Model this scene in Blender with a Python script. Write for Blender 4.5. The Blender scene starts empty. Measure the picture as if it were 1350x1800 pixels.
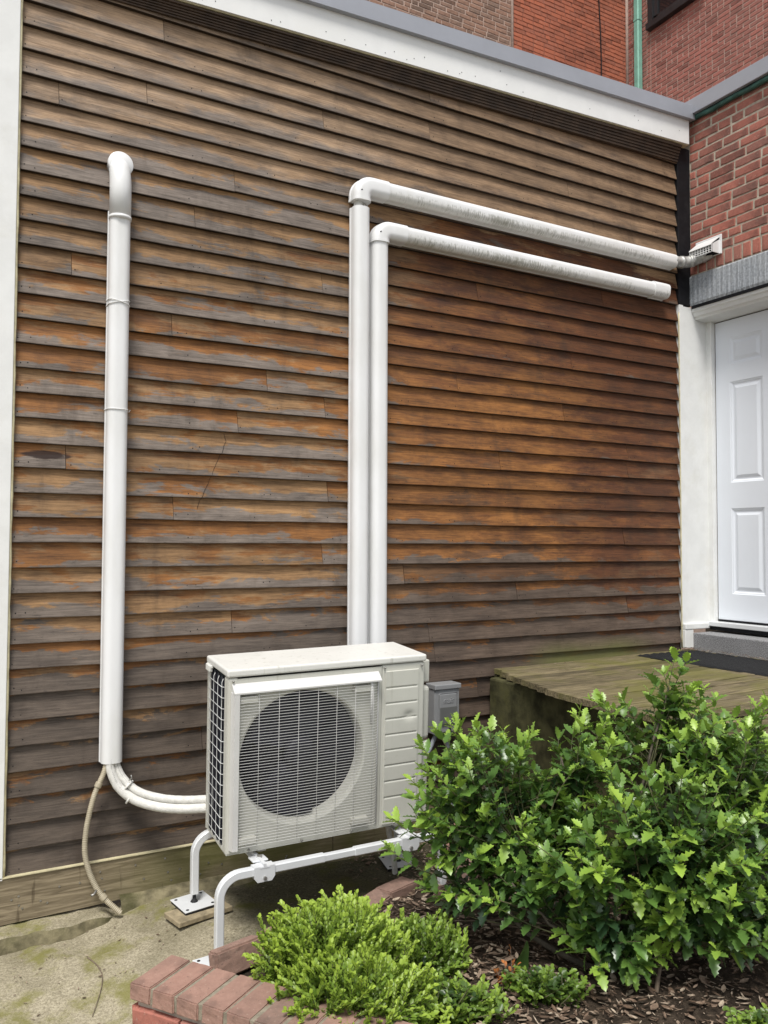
import bpy, bmesh, math, random
from mathutils import Vector, Matrix, noise as mnoise
R = math.radians
random.seed(7)
S = bpy.context.scene
COL = S.collection

# ------------------------------------------------------------------ camera
FWD = Vector((0.4909414, 0.8703434, 0.0384566)); RGT = Vector((0.8709137, -0.4914228, 0.0036131)); UPV = Vector((-0.0220431, -0.0317186, 0.9992537))
CAM = Vector((-0.3704, -4.0979, 1.7497))
cd = bpy.data.cameras.new('camera'); cam = bpy.data.objects.new('camera', cd); COL.objects.link(cam)
cd.sensor_fit = 'VERTICAL'; cd.sensor_height = 24.0; cd.lens = 24.0 * 1454.86 / 1800.0; cd.clip_start = 0.05; cd.clip_end = 400
m = Matrix.Identity(4)
for i in range(3):
    m[i][0] = RGT[i]; m[i][1] = UPV[i]; m[i][2] = -FWD[i]; m[i][3] = CAM[i]
cam.matrix_world = m; S.camera = cam

# ------------------------------------------------------------------ sky, sun, exposure (bright overcast)
SUN_EL, SUN_AZ = R(61), R(218)      # azimuth measured from +y clockwise (seen from above)
w = bpy.data.worlds.new('World'); S.world = w; w.use_nodes = True
wn = w.node_tree; wn.nodes.clear()
sky = wn.nodes.new('ShaderNodeTexSky'); sky.sky_type = 'NISHITA'; sky.sun_disc = False
sky.sun_elevation = SUN_EL; sky.sun_rotation = SUN_AZ; sky.air_density = 1.0; sky.dust_density = 1.0; sky.ozone_density = 1.0
hsv = wn.nodes.new('ShaderNodeHueSaturation'); hsv.inputs['Saturation'].default_value = 0.22
bg = wn.nodes.new('ShaderNodeBackground'); bg.inputs['Strength'].default_value = 0.07
wo = wn.nodes.new('ShaderNodeOutputWorld')
wn.links.new(sky.outputs[0], hsv.inputs['Color']); wn.links.new(hsv.outputs[0], bg.inputs[0]); wn.links.new(bg.outputs[0], wo.inputs[0])
sl = bpy.data.lights.new('sun', 'SUN'); sl.energy = 1.5; sl.angle = R(18); sl.color = (1.0, 0.965, 0.91)
so = bpy.data.objects.new('sun', sl); COL.objects.link(so)
sd = Vector((math.sin(SUN_AZ) * math.cos(SUN_EL), math.cos(SUN_AZ) * math.cos(SUN_EL), math.sin(SUN_EL)))
so.rotation_euler = sd.to_track_quat('Z', 'Y').to_euler(); so.location = (0, -6, 12)
S.view_settings.view_transform = 'Standard'; S.view_settings.look = 'None'; S.view_settings.gamma = 1.0
S.view_settings.exposure = 1.38; S.view_settings.use_curve_mapping = False
S.cycles.max_bounces = 6; S.cycles.use_denoising = True

# ------------------------------------------------------------------ helpers: objects
def tag(o, label=None, cat=None, group=None, kind=None):
    if label: o['label'] = label
    if cat: o['category'] = cat
    if group: o['group'] = group
    if kind: o['kind'] = kind
    return o
def link(name, me, mat=None, parent=None):
    o = bpy.data.objects.new(name, me); COL.objects.link(o)
    if mat is not None and me is not None and len(me.materials) == 0: me.materials.append(mat)
    if parent is not None: o.parent = parent
    return o
def thing(name, label, cat, loc=(0, 0, 0), group=None, kind=None):
    o = bpy.data.objects.new(name, None); COL.objects.link(o); o.location = loc; o.empty_display_size = 0.05
    return tag(o, label, cat, group, kind)

class MB:
    """collects vertices and faces of one mesh"""
    def __init__(s): s.v = []; s.f = []; s.sm = []; s.at = []; s.cur = 0.0
    def add(s, vs, fs, smooth=False):
        b = len(s.v); s.v += [tuple(p) for p in vs]
        for f in fs: s.f.append(tuple(b + i for i in f)); s.sm.append(smooth); s.at.append(s.cur)
        return s
    def box(s, x0, x1, y0, y1, z0, z1):
        v = [(x, y, z) for z in (z0, z1) for y in (y0, y1) for x in (x0, x1)]
        return s.add(v, [(0, 2, 3, 1), (4, 5, 7, 6), (0, 1, 5, 4), (2, 6, 7, 3), (0, 4, 6, 2), (1, 3, 7, 5)])
    def bbox(s, x0, x1, y0, y1, z0, z1, b=0.004, seg=2):
        bm = bmesh.new(); bmesh.ops.create_cube(bm, size=1.0)
        for v in bm.verts:
            v.co = Vector(((x0 + x1) / 2 + v.co.x * (x1 - x0), (y0 + y1) / 2 + v.co.y * (y1 - y0), (z0 + z1) / 2 + v.co.z * (z1 - z0)))
        bmesh.ops.bevel(bm, geom=bm.edges[:], offset=b, segments=seg, affect='EDGES', profile=0.5)
        bm.verts.index_update(); s.add([v.co for v in bm.verts], [[v.index for v in f.verts] for f in bm.faces]); bm.free(); return s
    def tube(s, path, r, n=10, cap=True, smooth=True, prof=None, up=None):
        """round tube (or profile 'prof' of (side, out) points) along a path; r scalar or list"""
        P = [Vector(p) for p in path]; L = len(P)
        rr = r if isinstance(r, (list, tuple)) else [r] * L
        T = []
        for i in range(L):
            a = P[max(i - 1, 0)]; b = P[min(i + 1, L - 1)]; T.append((b - a).normalized())
        if up is None:
            up = Vector((0, 0, 1)) if abs(T[0].z) < 0.9 else Vector((0, -1, 0))
        nrm = (Vector(up) - T[0] * T[0].dot(Vector(up))).normalized()
        vs = []; pr = prof or [(math.cos(2 * math.pi * k / n), math.sin(2 * math.pi * k / n)) for k in range(n)]
        n = len(pr)
        for i in range(L):
            nrm = (nrm - T[i] * T[i].dot(nrm)).normalized(); bi = T[i].cross(nrm)
            for c, q in pr: vs.append(P[i] + (bi * c + nrm * q) * rr[i])
        fs = [(i * n + k, i * n + (k + 1) % n, (i + 1) * n + (k + 1) % n, (i + 1) * n + k) for i in range(L - 1) for k in range(n)]
        if cap: fs += [tuple(range(n))[::-1], tuple(range((L - 1) * n, L * n))]
        return s.add(vs, fs, smooth)
    def mesh(s, name, autosmooth=False, attr=None):
        me = bpy.data.meshes.new(name); me.from_pydata(s.v, [], s.f)
        me.polygons.foreach_set('use_smooth', s.sm)
        if attr:
            a = me.attributes.new(attr, 'FLOAT', 'FACE'); a.data.foreach_set('value', s.at)
        me.update(); return me
    def build(s, name, mat, parent=None, attr=None): return link(name, s.mesh(name, attr=attr), mat, parent)

def arc(c, r, a0, a1, n, ax=0):
    """points of an arc in the plane: ax 0 -> x/z, 1 -> y/z"""
    o = []
    for i in range(n + 1):
        a = R(a0 + (a1 - a0) * i / n)
        o.append((c[0] + r * math.cos(a), c[1], c[2] + r * math.sin(a)) if ax == 0 else (c[0], c[1] + r * math.cos(a), c[2] + r * math.sin(a)))
    return o
def spline(pts, n=8):
    P = [Vector(p) for p in pts]; o = []
    for i in range(len(P) - 1):
        a = P[max(i - 1, 0)]; b = P[i]; c = P[i + 1]; d = P[min(i + 2, len(P) - 1)]
        for k in range(n):
            t = k / n
            o.append(0.5 * ((2 * b) + (c - a) * t + (2 * a - 5 * b + 4 * c - d) * t * t + (3 * b - a - 3 * c + d) * t ** 3))
    o.append(P[-1]); return o
def sm(a, b, x):
    t = min(1, max(0, (x - a) / (b - a))); return t * t * (3 - 2 * t)
def fbm(x, y, z=0.0, o=4): return mnoise.fractal(Vector((x, y, z)), 1.0, 2.0, o)

# ------------------------------------------------------------------ helpers: materials
class G:
    """small node graph builder"""
    def __init__(s, name):
        s.m = bpy.data.materials.new(name); s.m.use_nodes = True; s.t = s.m.node_tree; s.t.nodes.clear()
        s.out = s.n('ShaderNodeOutputMaterial'); s.b = s.n('ShaderNodeBsdfPrincipled'); s.l(s.b.outputs[0], s.out.inputs[0])
        s._co = None
    def n(s, k): return s.t.nodes.new(k)
    def l(s, a, b): s.t.links.new(a, b)
    def put(s, sock, v):
        if hasattr(v, 'is_linked') or isinstance(v, bpy.types.NodeSocket): s.l(v, sock)
        else:
            if isinstance(v, (tuple, list)) and len(v) == 3 and sock.type == 'RGBA': v = (*v, 1)
            sock.default_value = v
    def co(s, which='Object'):
        if s._co is None: s._co = s.n('ShaderNodeTexCoord')
        return s._co.outputs[which]
    def mp(s, scale=(1, 1, 1), loc=(0, 0, 0), co=None):
        k = s.n('ShaderNodeMapping'); s.l(co or s.co(), k.inputs[0]); k.inputs['Scale'].default_value = scale
        s.put(k.inputs['Location'], loc); return k.outputs[0]
    def noise(s, scale=5, detail=4, rough=0.55, vec=None, dist=0.0, color=False):
        k = s.n('ShaderNodeTexNoise'); s.l(vec or s.co(), k.inputs['Vector']); k.inputs['Scale'].default_value = scale
        k.inputs['Detail'].default_value = detail; k.inputs['Roughness'].default_value = rough; k.inputs['Distortion'].default_value = dist
        return k.outputs[1 if color else 0]
    def vor(s, scale=5, vec=None, feat='F1'):
        k = s.n('ShaderNodeTexVoronoi'); s.l(vec or s.co(), k.inputs['Vector']); k.inputs['Scale'].default_value = scale; k.feature = feat
        return k.outputs['Distance']
    def math(s, op, a, b=0.0, c=0.0, clamp=False):
        k = s.n('ShaderNodeMath'); k.operation = op; k.use_clamp = clamp
        s.put(k.inputs[0], a); s.put(k.inputs[1], b); s.put(k.inputs[2], c); return k.outputs[0]
    def add(s, a, b): return s.math('ADD', a, b)
    def mul(s, a, b): return s.math('MULTIPLY', a, b)
    def sub(s, a, b): return s.math('SUBTRACT', a, b)
    def rng(s, v, a, b, c=0.0, d=1.0, smooth=True):
        k = s.n('ShaderNodeMapRange'); k.interpolation_type = 'SMOOTHSTEP' if smooth else 'LINEAR'
        s.put(k.inputs[0], v)
        for i, q in enumerate((a, b, c, d)): s.put(k.inputs[1 + i], q)
        return k.outputs[0]
    def mix(s, f, a, b, mode='MIX'):
        k = s.n('ShaderNodeMix'); k.data_type = 'RGBA'; k.blend_type = mode; k.clamp_factor = True
        s.put(k.inputs[0], f); s.put(k.inputs[6], a); s.put(k.inputs[7], b); return k.outputs[2]
    def ramp(s, v, stops):
        k = s.n('ShaderNodeValToRGB'); s.put(k.inputs[0], v); e = k.color_ramp.elements
        while len(e) < len(stops): e.new(0.5)
        for q, (p, c) in zip(e, stops): q.position = p; q.color = (*c, 1)
        return k.outputs[0]
    def sep(s, v=None):
        k = s.n('ShaderNodeSeparateXYZ'); s.l(v or s.co(), k.inputs[0]); return k.outputs
    def attr(s, name):
        k = s.n('ShaderNodeAttribute'); k.attribute_name = name; return k.outputs['Fac']
    def rnd(s):
        k = s.n('ShaderNodeObjectInfo'); return k.outputs['Random']
    def bump(s, h, strength=0.3, dist=0.01):
        k = s.n('ShaderNodeBump'); s.put(k.inputs['Height'], h); k.inputs['Strength'].default_value = strength; k.inputs['Distance'].default_value = dist
        s.l(k.outputs[0], s.b.inputs['Normal'])
    def done(s, col, rough=0.6, metal=0.0, spec=0.5):
        s.put(s.b.inputs['Base Color'], col); s.put(s.b.inputs['Roughness'], rough); s.b.inputs['Metallic'].default_value = metal
        s.b.inputs['Specular IOR Level'].default_value = spec; return s.m

def mat_clapboard():
    g = G('weathered_clapboard'); xyz = g.sep(); X, Z = xyz[0], xyz[2]
    uv = g.n('ShaderNodeUVMap'); V = g.sep(uv.outputs[0])[1]          # 0 at the butt edge, 1 at the top of the board
    rnd = g.rnd()
    off = g.n('ShaderNodeCombineXYZ'); g.put(off.inputs[0], g.mul(rnd, 37.0)); g.put(off.inputs[2], g.mul(rnd, 11.0))
    big = g.noise(0.9, 3, 0.5)
    bigc = g.sub(big, 0.5)
    # grain, stretched along the board and different on every board
    gv = g.mp((2.6, 30, 62), off.outputs[0]); grain = g.noise(2.2, 7, 0.7, gv, 0.5)
    gv2 = g.mp((4, 120, 260), off.outputs[0]); fine = g.noise(2.0, 3, 0.6, gv2)
    pv = g.mp((3.0, 12, 10), off.outputs[0]); patch = g.noise(1.0, 9, 0.70, pv, 0.35)
    pv2 = g.mp((2.2, 12, 7.5), off.outputs[0]); patch2 = g.noise(1.0, 9, 0.68, pv2, 0.3)
    # where on the wall the finish has survived
    Zw = g.add(Z, g.mul(bigc, 0.9)); Xw = g.add(X, g.mul(bigc, 0.8))
    top = g.rng(Zw, 3.5, 4.0)
    upgrey = g.mul(g.rng(Zw, 2.75, 3.35), g.rng(Xw, 2.6, 1.7))
    right = g.rng(Xw, 1.35, 2.5)
    prot = g.mul(right, g.mul(g.rng(Zw, 1.45, 1.85), g.rng(Zw, 3.75, 3.4)))
    low = g.rng(Zw, 1.65, 0.95)
    far = g.rng(Xw, 3.0, 3.9)
    greybias = g.add(g.add(g.mul(upgrey, 0.085), g.mul(low, 0.26)), g.add(g.mul(prot, -0.21), g.mul(top, -0.07)))
    greybias = g.add(g.sub(greybias, 0.062), g.mul(g.sub(rnd, 0.5), 0.13))
    gm = g.add(g.add(patch, greybias), g.mul(g.sub(0.42, V), 0.40))
    grey_mask = g.rng(gm, g.sub(0.48, g.mul(top, 0.10)), g.add(0.545, g.mul(top, 0.16)))
    om = g.add(g.add(g.add(patch2, 0.035), g.mul(prot, 0.13)), g.mul(g.add(top, g.mul(upgrey, 0.8)), -0.20))
    om = g.add(om, g.mul(g.sub(g.math('FRACT', g.mul(rnd, 7.31)), 0.5), 0.14))
    orange_mask = g.rng(om, 0.485, 0.565)
    gl = g.rng(g.add(g.mul(grain, 0.55), g.mul(g.noise(1.0, 6, 0.65, g.mp((4.2, 9, 14), off.outputs[0])), 0.45)), 0.30, 0.70)
    bare = g.mix(gl, (0.095, 0.05, 0.023), (0.43, 0.25, 0.112))
    tan = g.mix(gl, (0.155, 0.10, 0.06), (0.50, 0.345, 0.215))
    bare = g.mix(g.mul(top, 0.9), bare, tan)
    bare = g.mix(g.mul(g.mul(right, top), 0.55), bare, g.mix(gl, (0.075, 0.042, 0.024), (0.27, 0.165, 0.09)))
    brownr = g.mix(gl, (0.048, 0.023, 0.011), (0.20, 0.096, 0.042))
    bare = g.mix(g.mul(right, g.rng(Zw, 3.75, 3.4)), bare, brownr)
    orange = g.mix(gl, (0.09, 0.037, 0.012), (0.385, 0.162, 0.042))
    deep = g.mix(gl, (0.04, 0.016, 0.008), (0.155, 0.055, 0.018))
    dk_ = g.add(g.add(g.mul(far, 0.8), g.mul(g.rng(Zw, 2.6, 3.3), 0.6)), g.rng(patch, 0.42, 0.62, 0.0, 0.7))
    orange = g.mix(g.mul(dk_, g.add(g.mul(right, 0.7), 0.22)), orange, deep)
    grey = g.mix(gl, (0.075, 0.061, 0.052), (0.26, 0.213, 0.177))
    lowg = g.mix(gl, (0.042, 0.032, 0.025), (0.135, 0.103, 0.078))
    rgtg = g.mix(gl, (0.04, 0.027, 0.02), (0.13, 0.09, 0.064))
    grey = g.mix(g.mul(low, 0.85), grey, lowg); grey = g.mix(g.mul(right, 0.8), grey, rgtg)
    c = g.mix(orange_mask, bare, orange)
    c = g.mix(grey_mask, c, grey)
    sv = g.noise(1.0, 6, 0.7, g.mp((5, 5, 1.1))); c = g.mix(g.rng(sv, 0.5, 0.74, 0.0, 0.5), c, (0.035, 0.023, 0.015))
    # per board tone, mildew specks, fine grain
    tone = g.rng(rnd, 0, 1, 0.78, 1.14, False)
    tc = g.n('ShaderNodeCombineColor'); [g.put(tc.inputs[i], tone) for i in range(3)]
    c = g.mix(1.0, c, tc.outputs[0], 'MULTIPLY')
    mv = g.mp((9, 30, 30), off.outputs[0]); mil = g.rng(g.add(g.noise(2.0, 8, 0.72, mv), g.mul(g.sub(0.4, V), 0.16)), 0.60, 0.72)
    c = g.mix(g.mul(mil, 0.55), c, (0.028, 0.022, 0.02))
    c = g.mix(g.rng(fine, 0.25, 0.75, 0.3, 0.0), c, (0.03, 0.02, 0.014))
    c = g.mix(g.rng(V, -0.1, -0.4), c, (0.028, 0.018, 0.012))  # butt undersides coloured dark: the shadow line below each board is painted in
    kx = g.mul(g.sub(X, 0.145), 8.5); kz = g.mul(g.sub(Z, 2.155), 42.0); kd = g.add(g.math('SQRT', g.add(g.mul(kx, kx), g.mul(kz, kz))), g.mul(g.sub(patch, 0.5), 1.6))
    c = g.mix(g.rng(kd, 1.0, 0.7, 0.0, 0.95), c, (0.018, 0.006, 0.003))      # burnt-looking knot near the corner board
    # green algae low on the wall near the deck
    alg = g.mul(g.mul(g.rng(X, 2.7, 3.2), g.rng(X, 4.2, 3.7)), g.mul(g.rng(Z, 1.17, 1.02), g.rng(big, 0.35, 0.6)))
    c = g.mix(g.mul(alg, 0.75), c, (0.11, 0.12, 0.03))
    g.bump(g.add(g.mul(grain, 0.6), g.mul(fine, 0.5)), 0.35, 0.004)
    return g.done(c, g.rng(grain, 0.3, 0.7, 0.72, 0.55), 0, 0.35)

def mat_brick(name, c1, c2, c3, scale=1.0, dark=0.35, rough=0.85):
    g = G(name); r = g.math('FRACT', g.add(g.rnd(), g.attr('rnd')))
    c = g.ramp(r, [(0.0, c1), (0.45, c2), (0.8, c3), (1.0, tuple(0.45 * q for q in c1))])
    n = g.noise(45 * scale, 6, 0.7); n2 = g.noise(9 * scale, 5, 0.6); wp_ = g.n('ShaderNodeNewGeometry').outputs['Position']
    n3 = g.noise(1.6, 5, 0.65, wp_); n4 = g.noise(70 * scale, 4, 0.75, wp_)
    c = g.mix(g.rng(n, 0.3, 0.75, 0.0, 0.5), c, tuple(q * 1.35 for q in c2))
    c = g.mix(g.rng(n2, 0.52, 0.72, 0.0, dark), c, (0.045, 0.035, 0.032))
    c = g.mix(g.rng(n3, 0.48, 0.72, 0.0, 0.5), c, tuple(q * 0.5 for q in c3)); c = g.mix(g.rng(n4, 0.60, 0.70, 0.0, 0.6), c, (0.05, 0.04, 0.036)); c = g.mix(g.rng(n4, 0.40, 0.30, 0.0, 0.45), c, (0.50, 0.40, 0.33))
    g.bump(n, 0.6, 0.004); return g.done(c, rough, 0, 0.25)

def mat_plain(name, c, rough=0.5, metal=0.0, var=0.12, scale=8.0, spec=0.5, dirt=None, dirt_amt=0.3, bump=0.0, dscale=4.0):
    g = G(name); n = g.noise(scale, 5, 0.6)
    k = g.mix(g.rng(n, 0.3, 0.7), tuple(q * (1 - var) for q in c), tuple(min(1, q * (1 + var * 0.6)) for q in c))
    if dirt: k = g.mix(g.rng(g.noise(dscale, 8, 0.7), 0.5, 0.75, 0.0, dirt_amt), k, dirt)
    if bump: g.bump(g.noise(scale * 6, 4, 0.6), bump, 0.003)
    return g.done(k, rough, metal, spec)

def mat_concrete():
    g = G('mossy_concrete'); x = g.sep()
    n = g.noise(2.2, 8, 0.65); f = g.noise(90, 5, 0.75); v = g.vor(160)
    c = g.mix(g.rng(f, 0.3, 0.7), (0.185, 0.16, 0.105), (0.45, 0.40, 0.29))
    gv_ = g.noise(260, 3, 0.8); c = g.mix(g.rng(gv_, 0.52, 0.66, 0.0, 0.55), c, (0.50, 0.46, 0.36)); c = g.mix(g.rng(gv_, 0.44, 0.34, 0.0, 0.7), c, (0.12, 0.10, 0.065)); c = g.mix(g.rng(v, 0.0, 0.35, 0.2, 0.0), c, (0.45, 0.41, 0.32))
    c = g.mix(g.rng(n, 0.45, 0.68, 0.0, 0.6), c, (0.12, 0.105, 0.06))
    mo = g.noise(3.3, 7, 0.7, g.mp((1, 1, 1), (3.1, 7.7, 0)))
    c = g.mix(g.rng(g.add(mo, g.mul(f, 0.15)), 0.57, 0.74, 0.0, 0.8), c, (0.15, 0.145, 0.03))
    # damp, dirty soil film towards the bed and beneath the appliance stand
    damp = g.mul(g.rng(g.add(x[0], g.mul(n, 0.5)), 1.05, 1.35), g.rng(x[1], -1.6, -1.2))
    dc = g.mix(g.rng(f, 0.3, 0.7), (0.026, 0.025, 0.014), (0.10, 0.09, 0.055))
    dc = g.mix(g.rng(mo, 0.46, 0.66, 0.0, 0.7), dc, (0.085, 0.085, 0.016))
    c = g.mix(g.mul(damp, 0.9), c, dc)
    g.bump(g.add(f, g.mul(n, 0.6)), 0.5, 0.006); return g.done(c, 0.9, 0, 0.2)

def mat_leaf(name, young, mid, old, rough=0.3, trans=0.25, shared=True):
    g = G(name)
    info = g.n('ShaderNodeObjectInfo'); r = g.sep(info.outputs['Color'])[0] if shared else 0.0
    age = g.add(g.attr('age'), r) if shared else g.attr('age')
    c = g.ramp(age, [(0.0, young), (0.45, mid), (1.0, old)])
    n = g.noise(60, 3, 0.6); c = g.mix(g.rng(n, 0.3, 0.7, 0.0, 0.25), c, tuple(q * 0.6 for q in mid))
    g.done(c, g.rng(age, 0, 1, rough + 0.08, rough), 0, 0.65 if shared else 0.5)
    tr = g.n('ShaderNodeBsdfTranslucent'); tcol = g.mix(0.5, c, young); g.l(tcol, tr.inputs[0])
    ms = g.n('ShaderNodeMixShader'); ms.inputs[0].default_value = trans
    g.l(g.b.outputs[0], ms.inputs[1]); g.l(tr.outputs[0], ms.inputs[2]); g.l(ms.outputs[0], g.out.inputs[0]); return g.m

def mat_duct(name, mildew):
    g = G(name); x = g.sep()
    n = g.noise(6, 6, 0.6, g.mp((1, 1, 0.35)))
    c = g.mix(g.rng(n, 0.35, 0.75), (0.74, 0.745, 0.75), (0.66, 0.66, 0.645))
    if mildew:       # black mildew streaks that grow along the underside of the horizontal runs
        st = g.noise(1.0, 7, 0.8, g.mp((150, 20, 26))); bl = g.noise(2.2, 4, 0.6, g.mp((1, 1, 1)))
        Zr = g.attr('low')
        mk = g.mul(g.rng(g.add(st, g.mul(bl, 0.6)), 0.77, 0.92), g.mul(g.rng(Zr, 0.42, 0.6), g.rng(Zr, 1.05, 0.85)))
        c = g.mix(g.mul(mk, 0.75), c, (0.12, 0.12, 0.085)); c = g.mix(g.mul(g.rng(Zr, 0.4, 0.8), 0.3), c, (0.50, 0.48, 0.40))
    return g.done(c, 0.38, 0, 0.5)

def mat_soil():
    g = G('bed_soil'); n = g.noise(30, 8, 0.75); f = g.noise(140, 4, 0.7)
    c = g.mix(g.rng(n, 0.3, 0.7), (0.03, 0.022, 0.016), (0.12, 0.09, 0.065)); c = g.mix(g.rng(f, 0.55, 0.75, 0, 0.6), c, (0.14, 0.10, 0.07))
    g.bump(g.add(n, f), 1.0, 0.02); return g.done(c, 0.95, 0, 0.15)

def mat_litter():
    g = G('dry_leaf_litter'); r = g.attr('rnd')
    c = g.ramp(r, [(0.0, (0.045, 0.03, 0.02)), (0.35, (0.14, 0.092, 0.062)), (0.7, (0.26, 0.19, 0.14)), (1.0, (0.46, 0.38, 0.29))])
    c = g.mix(g.rng(g.noise(80, 4, 0.6), 0.4, 0.7, 0, 0.5), c, (0.05, 0.03, 0.02)); return g.done(c, 0.8, 0, 0.25)

def mat_deck():
    g = G('mossy_deck_wood'); x = g.sep(); rnd = g.rnd()
    off = g.n('ShaderNodeCombineXYZ'); g.put(off.inputs[0], g.mul(rnd, 31)); g.put(off.inputs[1], g.mul(rnd, 7))
    gr = g.noise(2.0, 6, 0.65, g.mp((2.5, 55, 40), off.outputs[0]), 0.5); b = g.noise(2.6, 6, 0.6)
    c = g.mix(g.rng(gr, 0.3, 0.7), (0.06, 0.048, 0.027), (0.25, 0.205, 0.12))
    c = g.mix(g.rng(b, 0.42, 0.62, 0, 0.75), c, (0.125, 0.12, 0.03)); c = g.mix(g.rng(g.noise(7, 6, 0.7), 0.57, 0.72, 0, 0.6), c, (0.055, 0.045, 0.022))
    tn = g.n('ShaderNodeCombineColor'); tv = g.rng(rnd, 0, 1, 0.62, 1.18, False); [g.put(tn.inputs[i], tv) for i in range(3)]; c = g.mix(1.0, c, tn.outputs[0], 'MULTIPLY')
    g.bump(gr, 0.5, 0.005); return g.done(c, 0.85, 0, 0.25)

def mat_sill():
    g = G('treated_sill_wood'); x = g.sep(); rnd = g.rnd()
    gr = g.noise(1.6, 6, 0.6, g.mp((1.6, 20, 26)), 1.6); b = g.noise(2.4, 5, 0.6)
    c = g.mix(g.rng(gr, 0.3, 0.7), (0.125, 0.098, 0.062), (0.31, 0.255, 0.17))
    c = g.mix(g.mul(g.rng(x[0], 0.25, 1.0), g.rng(b, 0.35, 0.6, 0.15, 0.8)), c, (0.105, 0.105, 0.03))
    st = g.rng(g.noise(1.0, 4, 0.6, g.mp((26, 10, 3))), 0.62, 0.72, 0, 0.6); c = g.mix(st, c, (0.05, 0.035, 0.02))
    g.bump(gr, 0.3, 0.004); return g.done(c, 0.8, 0, 0.25)

def mat_granite(name, base, scale=160):
    g = G(name); v = g.noise(scale, 3, 0.8); n = g.noise(scale * 0.4, 4, 0.7); b = g.noise(4, 5, 0.6)
    c = g.mix(g.rng(v, 0.38, 0.62), tuple(q * 0.35 for q in base), tuple(q * 1.5 for q in base)); c = g.mix(g.rng(n, 0.4, 0.7, 0, 0.4), c, tuple(q * 0.7 for q in base))
    c = g.mix(g.rng(b, 0.45, 0.7, 0, 0.3), c, tuple(q * 1.4 for q in base)); g.bump(v, 0.4, 0.003); return g.done(c, 0.8, 0, 0.3)

def mat_tooled():
    g = G('tooled_bluestone'); y = g.sep()[1]; n = g.noise(60, 5, 0.7); b = g.noise(5, 5, 0.6)
    wv = g.math('SINE', g.add(g.mul(y, 520.0), g.mul(g.noise(14, 3, 0.6), 5.0)))
    c = g.mix(g.rng(n, 0.3, 0.72), (0.22, 0.24, 0.26), (0.48, 0.51, 0.545)); c = g.mix(g.rng(wv, -0.2, 0.9, 0.0, 0.45), c, (0.17, 0.185, 0.21)); c = g.mix(g.rng(b, 0.4, 0.7, 0, 0.4), c, (0.46, 0.47, 0.47))
    g.bump(g.add(n, g.mul(wv, 0.4)), 0.5, 0.004); return g.done(c, 0.85, 0, 0.3)

def mat_unit(name, c):
    g = G(name); x = g.sep()
    n = g.noise(5, 6, 0.6); k = g.mix(g.rng(n, 0.3, 0.7), c, tuple(q * 0.93 for q in c))
    st = g.noise(1.0, 5, 0.7, g.mp((38, 38, 2.2))); band = g.rng(x[2], 0.56, 0.80)
    k = g.mix(g.mul(g.rng(st, 0.56, 0.76), g.add(g.mul(band, 0.42), 0.10)), k, (0.17, 0.15, 0.085))
    k = g.mix(g.rng(g.noise(30, 7, 0.75), 0.58, 0.75, 0, 0.22), k, (0.2, 0.18, 0.12)); return g.done(k, 0.42, 0, 0.45)

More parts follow.
